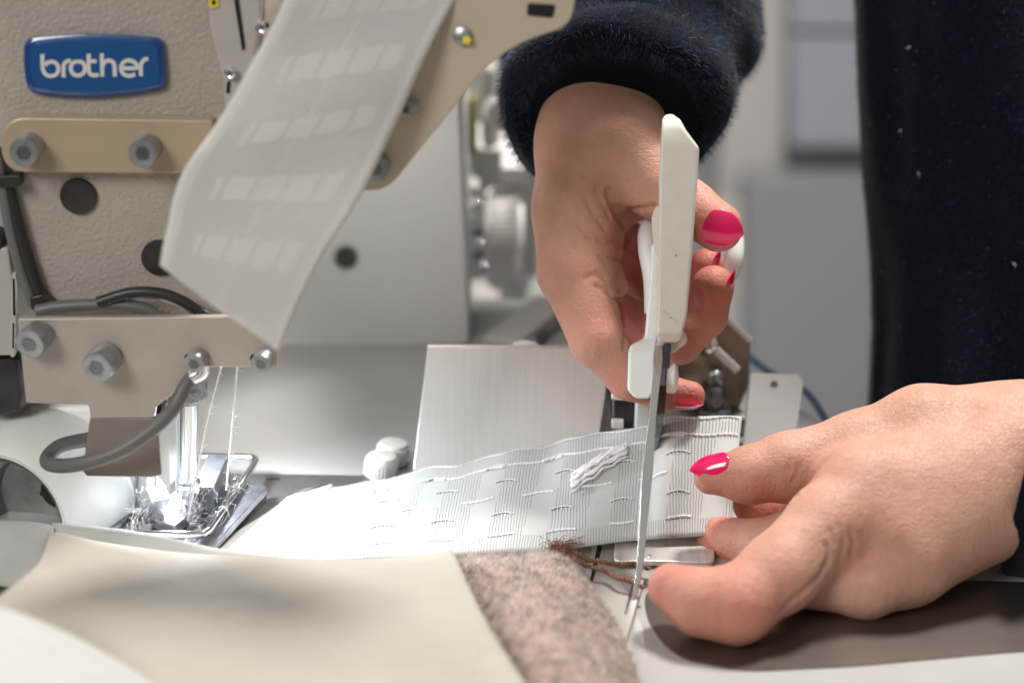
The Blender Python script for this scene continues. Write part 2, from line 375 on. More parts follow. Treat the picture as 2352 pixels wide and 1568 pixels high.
# ---------------------------------------------------------------- signed-distance body modelling
class SDF:
    def __init__(s, lo, hi, h):
        s.h = h; s.lo = np.array(lo, float); s.n = np.ceil((np.array(hi)-s.lo)/h).astype(int)+1
        s.F = np.full(s.n, 5.0, np.float32)
    def _sub(s, lo, hi):
        a = np.clip(np.floor((lo-s.lo)/s.h).astype(int), 0, s.n-1); b = np.clip(np.ceil((hi-s.lo)/s.h).astype(int)+1, 1, s.n)
        sl = tuple(slice(a[i], b[i]) for i in range(3))
        X = np.stack(np.meshgrid(*[s.lo[i]+s.h*np.arange(a[i], b[i]) for i in range(3)], indexing='ij'), -1).astype(np.float32)
        return sl, X
    @staticmethod
    def cone(X, a, b, ra, rb, flat=None):
        a = np.array(a, np.float32); b = np.array(b, np.float32); ba = b-a
        t = np.clip(((X-a) @ ba)/max(float(ba @ ba), 1e-6), 0, 1); P = X-(a+t[..., None]*ba)
        r = ra+(rb-ra)*t
        if flat is not None:                 # (direction, factor): squash across a direction
            nd = np.array(flat[0], np.float32); nd /= np.linalg.norm(nd); c = P @ nd
            P = P+nd*(c*(1/flat[1]-1))[..., None]; return (np.linalg.norm(P, axis=-1)-r)*flat[1]**.5
        return np.linalg.norm(P, axis=-1)-r
    def add(s, a, b, ra, rb, k=.35, flat=None):
        m = max(ra, rb)+1.2; lo = np.minimum(a, b)-m; hi = np.maximum(a, b)+m
        sl, X = s._sub(lo, hi)
        if min(X.shape[:3]) == 0: return
        d = s.cone(X, a, b, ra, rb, flat); o = s.F[sl]; h = np.maximum(k-np.abs(o-d), 0)/k
        s.F[sl] = np.minimum(o, d)-h*h*k*.25
    def cut(s, pts, r, depth_k=.12):
        for a, b in zip(pts[:-1], pts[1:]):
            m = r+.6; sl, X = s._sub(np.minimum(a, b)-m, np.maximum(a, b)+m)
            if min(X.shape[:3]) == 0: continue
            d = -s.cone(X, a, b, r, r); o = s.F[sl]; h = np.maximum(depth_k-np.abs(o-d), 0)/depth_k
            s.F[sl] = np.maximum(o, d)+h*h*depth_k*.25
    def surf(s, u, v, d0=66, d1=100):
        ds = np.arange(d0, d1, .05); r = np3(ray(u, v)); P = np3(CAM)+ds[:, None]*r; I = np.round((P-s.lo)/s.h).astype(int)
        ok = ((I >= 0) & (I < s.n)).all(1); f = np.full(len(ds), 5.0); f[ok] = s.F[tuple(I[ok].T)]; k = np.argmax(f < 0)
        return P[k] if f[k] < 0 else None
    def groove(s, uv, r, sink=0.0):
        pts = []
        P = spline([Vector((a, b, 0)) for a, b in uv], 4)
        for q in P:
            c = s.surf(q.x, q.y)
            if c is not None: pts.append(c+np3(FW)*(sink-r*.35))
        if len(pts) > 1: s.cut(pts, r)
    def mesh(s):
        F = s.F; ins = F < 0
        c = [ins[i:F.shape[0]-1+i, j:F.shape[1]-1+j, k:F.shape[2]-1+k] for i in (0, 1) for j in (0, 1) for k in (0, 1)]
        sm = sum(q.astype(np.int8) for q in c); act = (sm > 0) & (sm < 8)
        ijk = np.argwhere(act); idm = -np.ones(act.shape, np.int64); idm[act] = np.arange(len(ijk))
        acc = np.zeros((len(ijk), 3)); cnt = np.zeros(len(ijk))
        cor = [(i, j, k) for i in (0, 1) for j in (0, 1) for k in (0, 1)]
        for x in range(8):
            for y in range(x+1, 8):
                a, b = np.array(cor[x]), np.array(cor[y])
                if np.abs(a-b).sum() != 1: continue
                fa = F[tuple((ijk+a).T)]; fb = F[tuple((ijk+b).T)]; cr_ = (fa < 0) != (fb < 0)
                t = np.where(cr_, fa/np.where(cr_, fa-fb, 1), 0)[:, None]
                acc += np.where(cr_[:, None], a+(b-a)*t, 0); cnt += cr_
        P = s.lo+s.h*(ijk+acc/cnt[:, None]); faces = []
        for ax in range(3):
            o1, o2 = [q for q in range(3) if q != ax]
            A = ins; sh = [slice(None)]*3; sh2 = [slice(None)]*3; sh[ax] = slice(0, -1); sh2[ax] = slice(1, None)
            cr_ = A[tuple(sh)] != A[tuple(sh2)]; e = np.argwhere(cr_)
            ok = (e[:, o1] > 0) & (e[:, o2] > 0) & (e[:, o1] < F.shape[o1]-1) & (e[:, o2] < F.shape[o2]-1); e = e[ok]
            q = []
            for d1, d2 in ((0, 0), (1, 0), (1, 1), (0, 1)):
                c_ = e.copy(); c_[:, o1] -= d1; c_[:, o2] -= d2; q.append(idm[tuple(c_.T)])
            q = np.stack(q, 1); s0 = ins[tuple(e.T)]
            flip = s0 if ax != 1 else ~s0
            q[flip] = q[flip][:, ::-1]; faces.append(q)
        return P, np.concatenate(faces)
def np3(v): return np.array(tuple(v), float)

# ================================================================= THE SETTING
def sheet(name, pts, m, z0, t, label=None, parent=None, **kw):
    return mk(name, *prism([Vector((p[0], p[1], z0)) for p in pts], [Vector((p[0], p[1], z0-t)) for p in pts]), m, parent, smooth=False, **kw)
def g2(u, v, z=0): p = G(u, v, z); return (p.x, p.y)
far_r = g2(1300, 690); far_l = (-60, far_r[1])
o = sheet('work_surface', [(-60, -34), (60, -34), (60, 8), g2(1960, 1010), g2(1560, 760), far_r, (far_r[0]-14, far_r[1]+2), far_l], 'bed_paint', 0, 1.6, bevel=.25, seg=3); o['kind'] = 'structure'
wl = mk('wall', *box((0, 175, 20), 420, 4, 300), 'wall', smooth=False); wl['kind'] = 'structure'
fl = mk('floor', *box((0, 70, -76), 420, 260, 3), 'wall', smooth=False); fl['kind'] = 'structure'
p0, p1 = PY(1660, 0, 168), PY(1815, 340, 168)
pc = mk('door_frame', *box(((p0.x+p1.x)/2, 169, p1.z+40), p1.x-p0.x, 4, 100-2), 'wall_light', smooth=False, bevel=1.5)
tag(pc, 'pale upright door frame out of focus on the grey wall', 'door frame')

cab = thing('cabinet', 'grey drawer cabinet out of focus against the wall beside the torso', 'cabinet', PY(1900, 900, 160))
def slab(name, u0, v0, u1, v1, y, m, t=5): mk(name, *ext([(u0, v0), (u1, v0), (u1, v1), (u0, v1)], y, t), m, cab, smooth=False, bevel=.4)
slab('drawer', 1818, 84, 2250, 338, 162, 'cab_a'); slab('drawer', 1818, -260, 2250, 70, 162, 'cab_a')
slab('carcass', 1812, -300, 2260, 1500, 166, 'cab_b')
slab('door', 1712, 410, 2250, 1400, 161, 'cab_c'); slab('side_strip', 1640, 470, 1704, 1400, 160, 'wall_light', 3)
# ================================================================= SEWING MACHINE
sm = thing('sewing_machine', 'cream industrial sewing machine with blue badge and wrinkle paint head', 'sewing machine', (-14, 0, 0))
YH = -1.0                                   # face of the head casting
head = MB()
head.add(ext(rounded([(-160, -140), (600, -140), (610, 40), (575, 420), (560, 760), (150, 760), (75, 700), (20, 560), (0, 330), (-8, 100)], 24), YH, 16))
hd = head.build('head', 'cast', sm, bevel=.9, seg=5, smooth=True)
# raised right flange with slots beside the hanging tape
fg = mk('side_flange', *ext([(478, -140), (606, -140), (600, 40), (565, 300), (520, 300), (510, 180), (480, 60)], YH-.35, 1.2), 'cast_smooth', sm, bevel=.15)
mb = EachMB(); mb.add(ext(rounded([(528, -60), (540, -60), (563, 112), (556, 118)], 3), YH-.40, .3)); mb.add(ext(rounded([(521, 190), (529, 185), (527, 215), (519, 215)], 3), YH-.40, .3))
mb.build('slot', 'hole', sm, smooth=False)
mk('warning_label', *ext([(479, 0), (499, -6), (503, 14), (482, 22)], YH-.42, .08), 'yellow', sm, smooth=False)
mk('warning_mark', *ext([(485, 3), (493, 0), (497, 9), (488, 13)], YH-.44, .03), 'hole', sm, smooth=False)
for (u, v) in ((606, 60), (534, 165)):
    mk('small_screw', *lathe(PY(u, v, YH-.3), (-.2, -1, 0), [(.22, 0), (.22, .35), (.14, .42), (.12, .3), (.0, .3)], 16), 'chrome', sm)
# badge
out = [cA(*p) for p in ((118, 190), (200, 165), (430, 152), (650, 163), (735, 180), (752, 260), (758, 385), (720, 415), (560, 440), (400, 450), (220, 440), (145, 420), (118, 370), (108, 280))]
def badge(scale, y, inset=0):
    c = Vector((sum(p[0] for p in out)/len(out), sum(p[1] for p in out)/len(out)))
    sp_ = spline([Vector((p[0], p[1], 0)) for p in out], 4, True)
    return [PY(c.x+(q.x-c.x)*scale[0], c.y+(q.y-c.y)*scale[1], y) for q in sp_]
bd = mk('badge', *loft([badge((1, 1), YH+.1), badge((1.0, 1.0), YH-.10), badge((.985, .97), YH-.24), badge((.94, .88), YH-.30), badge((.5, .5), YH-.33), badge((.02, .02), YH-.335)]), 'blue', sm)
bd2 = mk('badge_field', *loft([badge((.91, .80), YH-.29), badge((.905, .79), YH-.335), badge((.4, .4), YH-.345), badge((.02, .02), YH-.346)]), mat('lighter_blue', (.008, .075, .235), .25, coat=.7), bd)
strokes = [
 [(193, 248), (194, 305), (200, 328), (215, 344), (237, 347), (258, 338), (266, 315), (258, 292), (238, 282), (215, 288), (206, 300)],
 [(290, 354), (289, 312), (293, 292), (306, 280), (322, 278)],
 [(355, 280), (332, 288), (322, 312), (332, 336), (355, 345), (378, 336), (388, 312), (378, 288), (355, 280)],
 [(404, 246), (404, 312), (408, 334), (424, 344), (450, 342)], [(404, 280), (440, 280)],
 [(464, 244), (466, 350)], [(466, 306), (474, 287), (492, 277), (512, 282), (521, 300), (523, 350)],
 [(553, 312), (622, 310), (616, 288), (588, 276), (562, 286), (551, 312), (562, 337), (588, 347), (616, 340)],
 [(643, 348), (641, 306), (648, 284), (660, 272), (676, 268)]]
mb = MB()
for si, st in enumerate(strokes):
    P = [Vector((p[0], p[1], 0)) for p in st]; Q = spline(P, 5) if len(P) > 2 else P
    rr = []
    for i, q in enumerate(Q):
        t = (Q[min(i+1, len(Q)-1)]-Q[max(i-1, 0)]).normalized(); nn = Vector((-t.y, t.x, 0))*9.2
        a, b = q+nn, q-nn; y = YH-.352-si*.002-i*.0001
        rr.append([PY(*cA(a.x, a.y), y), PY(*cA(b.x, b.y), y), PY(*cA(b.x, b.y), y+.02), PY(*cA(a.x, a.y), y+.02)])
    mb.add(loft(rr))
mb.build('lettering', 'letter', bd, smooth=False)
# beige bar
bar_o = rounded([(2, 270, 62), (490, 277, 10), (470, 400, 10), (2, 396, 62)], 60, 9)
bb = mk('mounting_bar', *ext(bar_o, YH-.75, .75), 'beige_bar', sm, bevel=.08, seg=3)
def socket_screw(c, r, L, parent, m='zinc', tilt=(-.04, -1, -.02), washer=False):
    o_ = mk('screw', *lathe(c, tilt, [(r*.98, 0), (r, .05), (r, L-.07), (r*.93, L-.01), (r*.62, L)], 32), m, parent, bevel=0)
    x, y, z = frame(tilt); c = Vector(c)
    hx = lambda rr, h: [c+z*h+(x*math.cos(a)+y*math.sin(a))*rr for a in (2*PI*k/6 for k in range(6))]
    rim = [c+z*L+(x*math.cos(a)+y*math.sin(a))*r*.64 for a in (2*PI*k/6 for k in range(6))]
    mk('hex_socket', *loft([rim, hx(r*.56, L+.004), hx(r*.5, L-r*.1), hx(r*.42, L-r*.12)]), 'zinc', o_, smooth=False)
    mk('socket_floor', *loft([hx(r*.46, L+.006), hx(r*.44, L+.008)]), 'dark_metal', o_, smooth=False)
    return o_
for (u, v) in ((70, 336), (340, 338)): socket_screw(PY(u, v, YH-.75), .56, 1.0, sm)
# black plugs
for (u, v, r) in ((181, 450, 41), (367, 591, 41)):
    c = PY(u, v, YH); rr = r/56.5
    mk('plug', *lathe(c, (0, -1, 0), [(rr, -.2), (rr, .10), (rr*.96, .16), (rr*.85, .17), (rr*.4, .14), (0, .14)], 40), 'black', sm)
# small fittings on head's left edge
mk('side_box', *ext([(-90, 560), (20, 570), (38, 700), (36, 818), (-90, 818)], YH+.4, 5), 'cast_smooth', sm, bevel=.12)
mb = MB(); mb.add(ext(rounded([(28, 628), (36, 625), (40, 655), (33, 820), (24, 820)], 3), YH+.32, .3)); mb.build('edge_rail', 'grey_pl', sm, bevel=.03)
mb = EachMB(); mb.add(ext(rounded([(29, 640), (33, 640), (35, 725), (30, 725)], 2), YH+.29, .2)); mb.add(ext(rounded([(29, 742), (32, 742), (31, 800), (28, 800)], 2), YH+.29, .2)); mb.build('rail_slot', 'hole', sm, smooth=False)
mk('motor_housing', *ext([(-120, 818), (44, 818), (60, 900), (56, 950), (0, 960), (-120, 930)], YH+1.2, 5), 'black', sm, bevel=.3)
mk('rear_knob', *lathe(PY(-6, 545, YH+1.5), (0, -1, 0), [(.5, 0), (.5, 1), (.4, 1.1), (0, 1.1)], 24), 'black', sm)
# cables
def cb(pts, r, m, ys, name='cable'):
    return mk(name, *tube([PY(u, v, y) for (u, v), y in zip(pts, ys)], r, 12), m, sm)
cb([(-10, 340), (5, 420), (22, 520), (48, 620), (78, 700)], .22, 'cable', [YH-.4]*5)
cb([(8, 400), (28, 470), (52, 560), (84, 660), (112, 705)], .27, 'cable_dark', [YH-.3]*5)
mb = EachMB(); mb.add(ext(rounded([(-12, 405), (46, 403), (48, 430), (-12, 432)], 6), YH-.75, .7)); mb.add(ext(rounded([(68, 684), (96, 676), (126, 700), (110, 722), (70, 712)], 6), YH-.7, .6)); mb.build('cable_clip', 'black', sm, bevel=.08)
cb([(84, 714), (140, 704), (240, 700), (320, 706), (360, 722)], .25, 'cable', [YH-1.0]*5)
cb([(225, 694), (300, 672), (370, 674), (420, 692), (470, 722), (520, 735)], .22, 'cable_dark', [YH-1.2]*6)
cb([(272, 700), (310, 684), (360, 684), (410, 700), (440, 722)], .07, 'chrome', [YH-.9]*5, 'trim_ring')
# lower sheet plate
YP = -3.2
pl_o = rounded([cB(100, 85), cB(1330, 72), cB(1602, 245), cB(1600, 368), cB(1190, 362), cB(895, 600), cB(885, 655), cB(520, 660), cB(512, 580), cB(150, 572)], 7, 4)
pl = mk('lower_plate', *ext(pl_o, YP, .35), 'plate', sm, bevel=.06, seg=3)
for (x, y, r, L_, m_) in ((228, 172, .60, .95, 'zinc'), (620, 300, .62, 1.05, 'zinc'), (1148, 305, .42, .6, 'zinc'), (1530, 308, .42, .6, 'zinc')):
    c = PY(*cB(x, y), YP); socket_screw(c, r, L_, pl, m_, tilt=(-.22, -1, -.12))
for (x, y, rx) in ((668, 286, 30), (1082, 308, 20), (1460, 310, 20)):
    mk('slot_hole', *ext(circ(*cB(x, y), rx*.3985, ry=rx*.42), YP-.012, .02), 'hole', pl, smooth=False)
# folded tab below
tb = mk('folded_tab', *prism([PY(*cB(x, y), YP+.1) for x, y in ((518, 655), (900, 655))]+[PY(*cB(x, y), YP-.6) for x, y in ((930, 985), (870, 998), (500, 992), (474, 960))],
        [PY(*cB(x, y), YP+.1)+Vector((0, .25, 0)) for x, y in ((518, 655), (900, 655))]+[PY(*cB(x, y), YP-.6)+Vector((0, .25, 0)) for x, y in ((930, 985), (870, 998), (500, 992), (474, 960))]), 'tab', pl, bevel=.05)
R1 = []
for t in np.linspace(0, 1, 7):
    a = t*1.5
    top = PY(*cB(895+70*t, 640+30*t), YP+.1+1.5*t**1.4); bot = PY(*cB(905+70*math.sin(a*.9), 990+90*t), YP-.55+2.2*t**1.3)
    R1.append([top, bot, bot+Vector((.02, .2, 0)), top+Vector((.02, .2, 0))])
mk('tab_wing', *loft(R1), 'steel', pl)
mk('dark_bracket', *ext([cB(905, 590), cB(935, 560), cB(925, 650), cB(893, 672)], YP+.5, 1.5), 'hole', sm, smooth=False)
# big grey cable loop in front of the plate
lp = [cB(1130, 400), cB(1070, 470), cB(1000, 600), cB(880, 720), cB(700, 840), cB(520, 905), cB(380, 930), cB(285, 920), cB(275, 880), cB(350, 815), cB(500, 780), cB(640, 760)]
ys = [YP-.1, YP-.5, YP-1.0, YP-1.6, YP-1.9, YP-1.9, YP-1.6, YP-1.0, YP-.2, YP+.6, YP+1.2, YP+1.5]
mk('cable_loop', *tube([PY(u, v, y) for (u, v), y in zip(lp, ys)], .29, 16, smooth=10), 'cable', sm)
cb([cB(1170, 340), cB(1160, 390), cB(1110, 420)], .3, 'chrome', [YP-.3]*3, 'ferrule')
# needle bar and clamp
YN = 0
nb0, nb1 = PY(*cK(868, 380), YN), PY(*cK(865, 980), YN)
mk('needle_bar', *lathe(nb0, nb1-nb0, [(.45, 0), (.45, (nb1-nb0).length)], 40), 'chrome', sm)
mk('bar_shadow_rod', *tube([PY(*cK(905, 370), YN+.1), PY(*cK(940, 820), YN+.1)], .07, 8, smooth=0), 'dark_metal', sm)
mk('bar_bushing', *lathe(PY(*cK(905, 190), YN), (0, 0, -1), [(.50, -1), (.52, 0), (.52, .85), (.46, .95), (.1, .96)], 32), 'foam', sm)
mk('bushing_collar', *lathe(PY(*cK(850, 340), YN+.2), (0, 0, -1), [(.95, -.5), (1.0, -.1), (.75, .12), (.45, .14)], 32), 'foam', sm)
mk('needle_clamp', *lathe(PY(*cK(875, 965), YN), (0, 0, -1), [(.50, 0), (.53, .1), (.52, .75), (.42, .95), (.2, 1.0)], 32), 'chrome', sm, bevel=.05)
mk('needle', *lathe(PY(*cK(862, 1090), YN-.2), PY(*cK(845, 1330), YN-.2)-PY(*cK(862, 1090), YN-.2), [(.13, 0), (.12, 2.4), (.05, 3.2), (.01, 3.4)], 12), 'chrome', sm)
# presser foot: wire guard, shank bars, base plates
gz = 1.1
fr = [cK(470, 1310), cK(480, 1355), cK(560, 1368), cK(920, 1372), cK(1010, 1350), cK(1080, 1270), cK(1360, 860), cK(1372, 815), cK(1340, 795), cK(1000, 785)]
mk('wire_guard', *tube([G(u, v, gz) for u, v in fr]+[G(*cK(960, 782), gz)], .16, 12, smooth=6), 'chrome', sm)
mk('guard_end', *tube([G(*cK(470, 1310), gz), G(*cK(480, 1240), gz+.3), G(*cK(560, 1180), gz+.4)], .15, 12, smooth=6), 'chrome', sm)
ft = EachMB()
ft.add(bar(G(*cK(660, 1310), .5), G(*cK(900, 1110), .9), 1.7, .5)); ft.add(bar(G(*cK(560, 1300), .5), G(*cK(680, 1120), .6), .5, .7))
ft.build('presser_foot', 'foot', sm, bevel=.1)
mk('foot_block', *bar(G(*cK(1000, 1130), 1.1), G(*cK(1110, 880), 1.3), .95, 1.5), 'dark_metal', sm, bevel=.08)
mk('foot_lever', *bar(G(*cK(890, 1320), .3), G(*cK(1060, 1140), .3), 1.5, .5), 'dark_metal', sm, bevel=.08)
gb = MB(); gb.add(bar(G(*cK(980, 1490), .55), G(*cK(1400, 1030), .75), .9, .35)); gb.add(bar(G(*cK(1405, 1010), .8), G(*cK(1450, 1010), .8), .5, .12)); gb.add(bar(G(*cK(1452, 1010), .75), G(*cK(1460, 1110), .2), .1, .4))
gb.build('edge_guide', 'dark_metal', sm, bevel=.05)
mk('guide_rail', *bar(G(*cK(870, 1460), .5), G(*cK(1110, 1210), .6), .5, .3), 'chrome', sm, bevel=.04)
pp = EachMB(); pp.add(lathe(G(*cK(470, 1200), 0), (.04, 0, 1), [(.42, 0), (.40, 5.2)], 20)); pp.add(lathe(G(*cK(560, 1180), .4), (.10, .02, 1), [(.38, 0), (.36, 4.8)], 20)); pp.add(bar(G(*cK(600, 1230), .8), G(*cK(650, 1060), 2.2), .8, .7))
pp.build('foot_post', 'foot', sm)
mk('throat_plate', *prism([Vector((*g2(*p), .12)) for p in ((150, 1262), (560, 1300), (900, 1270), (930, 1098), (600, 1092), (330, 1092))], [Vector((*g2(*p), .0)) for p in ((150, 1262), (560, 1300), (900, 1270), (930, 1098), (600, 1092), (330, 1092))]), 'throat', sm, smooth=False, bevel=.03)
mk('throat_edge', *prism([Vector((*g2(*p), .3)) for p in ((215, 1245), (255, 1250), (330, 1160), (300, 1160))], [Vector((*g2(*p), .12)) for p in ((215, 1245), (255, 1250), (330, 1160), (300, 1160))]), 'dark_metal', sm, smooth=False)
mk('plate_slot', *prism([Vector((*g2(*p), .128)) for p in ((612, 1103), (645, 1103), (643, 1108), (610, 1108))], [Vector((*g2(*p), .10)) for p in ((612, 1103), (645, 1103), (643, 1108), (610, 1108))]), 'hole', sm, smooth=False)
# lint caught round the foot
ll = []
for k in range(190):
    u, v = random.choice([(880, 1040), (900, 1180), (560, 1120), (620, 1200), (930, 1250), (1240, 1000), (1120, 1150), (470, 1180), (990, 980)])
    p = W(*cK(u+random.gauss(0, 42), v+random.gauss(0, 55)), 81.6+random.gauss(0, .3)); d = Vector((random.gauss(0, 1), random.gauss(0, 1), random.gauss(0, 1)))*.13; e = Vector((random.gauss(0, 1), random.gauss(0, 1), random.gauss(0, 1)))*.13
    ll.append([p, p+d, p+d*1.3+e])
mb = MB()
for q in ll: mb.add(tube(q, .007, 3, smooth=3))
l_ = mb.build('lint', 'lint', sm); l_['kind'] = 'stuff'
# white round housing lower left
cc = G(-10, 1200, 2.6)
ax_dir = Vector((-.30, -1, .05)).normalized()
hc = PY(6, 1196, -1.6)
hs = MB(); hs.add(lathe(hc, ax_dir, [(4.1, -9), (4.0, -6), (3.8, -2.6), (3.35, -.5), (3.05, -.05), (2.95, .04), (2.78, .0), (2.72, -.15), (2.70, -2.5), (1.9, -2.8), (1.85, -3.6), (.9, -3.8), (.1, -3.8)], 64))
hs.build('round_housing', 'white_pl', sm)
mk('housing_bore', *lathe(hc, ax_dir, [(2.74, -.4), (2.66, -.1), (2.55, -.2), (2.5, -2.3), (1.9, -2.4), (1.8, -3.0), (.8, -3.2), (.1, -3.2)], 56, False), 'bore', sm)
mk('bore_shaft', *lathe(hc-ax_dir*3.0+Vector((.9, 0, .3)), ax_dir, [(.75, 0), (.72, .35), (.3, .5), (0, .5)], 32), 'black', sm)
# housing body sloping up to the plate
hb = [[PY(-160, 1200, 3), PY(-160, 1030, 3), PY(0, 985, 2), PY(60, 930, 1.5), PY(280, 925, 1.5), PY(292, 1060, 1.5), PY(285, 1190, 2), PY(200, 1210, 2)]]
hb = hb[0]; mk('housing_body', *prism(hb, [p+Vector((.5, 5, 0)) for p in hb]), 'white_pl', sm, bevel=.8, seg=4)
# arm and column behind
YC = 22.5
colb = rounded([(520, -700), (1030, -700), (1050, 120), (1078, 792, 18), (560, 800, 10)], 10)
mk('column', *ext(colb, YC, 16), 'column', sm, bevel=1.2, seg=5)
mk('column_plug', *lathe(PY(795, 590, YC), (0, -1, 0), [(.74, -.3), (.74, .06), (.60, .08), (.56, -.15)], 32), 'grey_pl', sm)
mk('column_hole', *lathe(PY(795, 591, YC), (0, -1, 0), [(.57, -.1), (.55, .09), (0, .09)], 32), 'black', sm)
mk('arm', *prism([PY(u, v, YH+14) for u, v in ((100, -500), (640, -500), (620, 200), (100, 260))], [PY(u, v, YC+2) for u, v in ((300, -500), (1000, -500), (1000, 60), (300, 60))]), 'cast_smooth', sm, bevel=.8)
# beige tape guide arm hanging from the head
Y2 = -4.0
ga = rounded([(760, -260), (1420, -260), (1325, -20, 20), (1312, 60, 60), (1200, 95, 60), (1120, 150, 60), (890, 438, 40), (818, 442, 20), (800, 380)], 12, 6)
gm = mk('tape_guide_arm', *ext(ga, Y2, .9), 'beige_arm', sm, bevel=.16, seg=3)
mk('arm_window', *ext(rounded([(1212, 8), (1276, 12), (1270, 42), (1210, 36)], 6), Y2-.03, .1), 'hole', sm, smooth=False)
mk('arm_rivet', *lathe(PY(1062, 82, Y2), (-.2, -1, .1), [(.34, 0), (.34, .14), (.24, .2), (0, .2)], 24), 'zinc', sm)
mk('rivet_spot', *lathe(PY(1072, 92, Y2-.2), (-.2, -1, .1), [(.16, 0), (.15, .05), (0, .06)], 16), 'yellow', sm)
mk('arm_pin', *lathe(PY(948, 243, Y2), (-.6, -1, 0), [(.32, 0), (.30, .5), (.2, .52), (.18, .3), (0, .3)], 24), 'zinc', sm)
socket_screw(PY(868, 378, Y2), .5, .7, sm)
# distant handwheel and winder parts
YW = 34
x0 = PY(1118, 545, YW); x1 = PY(1203, 545, YW); rw = (PY(1150, 435, YW).z-PY(1150, 655, YW).z)/2
pr = []
for k in range(9): pass
wv, wf = lathe(x0, (1, 0, 0), [(rw*.6, -.1), (rw*.95, 0), (rw, .4), (rw, 1.0), (rw*.97, (x1-x0).length-.5), (rw*.88, (x1-x0).length), (.3, (x1-x0).length)], 90)
mk('handwheel', wv, wf, 'wheel', sm)
mb = MB()
for a in range(60):
    an = 2*PI*a/60; mb.add(bar(x0+Vector((.3, rw*math.cos(an), rw*math.sin(an))), x0+Vector((1.9, rw*math.cos(an), rw*math.sin(an))), .12, .16))
mb.build('wheel_ribs', 'wheel', sm)
mk('wheel_shaft', *lathe(PY(1085, 560, YW), (1, 0, 0), [(1.6, 0), (1.6, .8), (.8, .9), (.8, 1.6)], 24), 'dark_metal', sm)
for (u, v) in ((1097, 468), (1097, 508), (1100, 560), (1108, 610)): mk('wheel_bolt', *lathe(PY(u, v, YW-3), (0, -1, 0), [(.42, 0), (.42, .5), (.3, .7), (0, .75)], 16), 'chrome', sm)
mk('winder_bracket', *ext(rounded([(1060, 420), (1100, 430), (1100, 640), (1066, 650)], 6), YW+1, 3), 'grey_pl', sm, bevel=.3)
mk('winder_body', *ext(rounded([(1050, 330), (1200, 345), (1240, 400), (1240, 640), (1060, 640)], 16), YW+6, 6), 'column', sm, bevel=.6)
mk('winder_cap', *ext(rounded([(1150, 385), (1230, 385), (1236, 412), (1150, 418)], 8), YW-1, 4), 'wheel', sm, bevel=.6)
mk('winder_stem', *ext([(1076, 225), (1096, 225), (1096, 360), (1076, 360)], YW, 2), 'olive', sm, bevel=.3)
mk('winder_arm', *ext([(1100, 150), (1140, 150), (1150, 340), (1106, 350)], YW+3, 3), 'cast_smooth', sm, bevel=.5)
mk('winder_knob', *lathe(PY(1150, 250, YW), (0, -1, 0), [(1.0, 0), (1.0, 1.2), (.8, 1.5), (0, 1.5)], 24), 'chrome', sm)

# white bowl and rear box beyond the hand
bw = thing('cone_holder', 'white plastic cone holder behind the hand beside the ribbed wheel', 'cone holder', PY(1230, 690, 46))
mk('cone', *lathe(PY(1240, 690, 46), (0, 0, 1), [(2.6, 0), (2.7, .5), (1.9, 1.6), (1.5, 4.0), (1.4, 6.3), (.9, 6.5), (0, 6.5)], 40), 'grip_far', bw)
mk('holder_base', *box(PY(1225, 735, 46)+Vector((0, 3, -1.3)), 13, 12, 2.4), 'cast_smooth', bw, bevel=.4)
rb = thing('rear_rail', 'grey metal rail lying on the far bed edge out of focus', 'rail', G(1200, 760))
mk('rail_bar', *bar(G(1150, 800, .5), G(1275, 700, .5), 2.2, 1.0), 'grey_pl', rb, bevel=.2)
mk('rail_gap', *bar(G(1222, 792, .4), G(1290, 700, .4), .5, .7), 'dark_metal', rb, bevel=.1)

# ================================================================= BED PARTS ON THE RIGHT
def flat(name, pts, z, t, m, parent=None, fn=lambda p: p, **kw):
    q = [Vector((*g2(*fn(p), z), z)) if False else Vector((G(*p, z).x, G(*p, z).y, z)) for p in pts]
    return mk(name, *prism(q, [a-Vector((0, 0, t)) for a in q]), m, parent, smooth=False, **kw)
np_ = thing('needle_plate', 'grey steel slide plate with dark slots under the white tape', 'slide plate', G(1400, 1340))
flat('plate', [(1180, 1240), (1500, 1190), (1900, 1190), (1900, 1330), (1480, 1330), (1430, 1500), (1180, 1500)], .30, .29, 'bed', np_, bevel=.06)
flat('slot', [cL(590, 240), cL(634, 240), cL(630, 290), cL(545, 590), cL(510, 570)], .308, .05, 'hole', np_)
flat('rail', [cL(545, 235), cL(592, 235), cL(515, 590), cL(465, 570)], .36, .05, 'steel', np_)
flat('seam', [cL(985, 500), cL(1005, 500), cL(935, 660), cL(875, 900), cL(850, 900), cL(915, 640)], .308, .05, 'dark_metal', np_)
flat('gap', [cL(740, 370), cL(1720, 425), cL(1720, 470), cL(745, 425)], .308, .05, 'hole', np_)
flat('cover', rounded([cL(775, 100), cL(1720, 100), cL(1720, 400), cL(742, 385, )], 14), .62, .25, 'steel', np_, bevel=.07)
c_ = G(*cL(1068, 345), .63)
mk('screw', *lathe(c_, (0, 0, 1), [(.20, -.05), (.20, .03), (.17, .045), (.15, .02), (0, .02)], 24), 'chrome', np_)

tsx = thing('hand_shadow', 'dark glossy sheet added as the shadow under the lower hand', 'shadow sheet', G(1900, 1450))  # dark sheet laid on the bed in the outline of the hand and arm shadow
flat('shadow_sheet', rounded([(1475, 1345), (1700, 1345), (2150, 1330), (2700, 1345), (2700, 1496), (2352, 1492), (1950, 1528), (1700, 1540), (1560, 1512), (1490, 1440)], 60), .06, .05, 'shadow_steel', tsx)
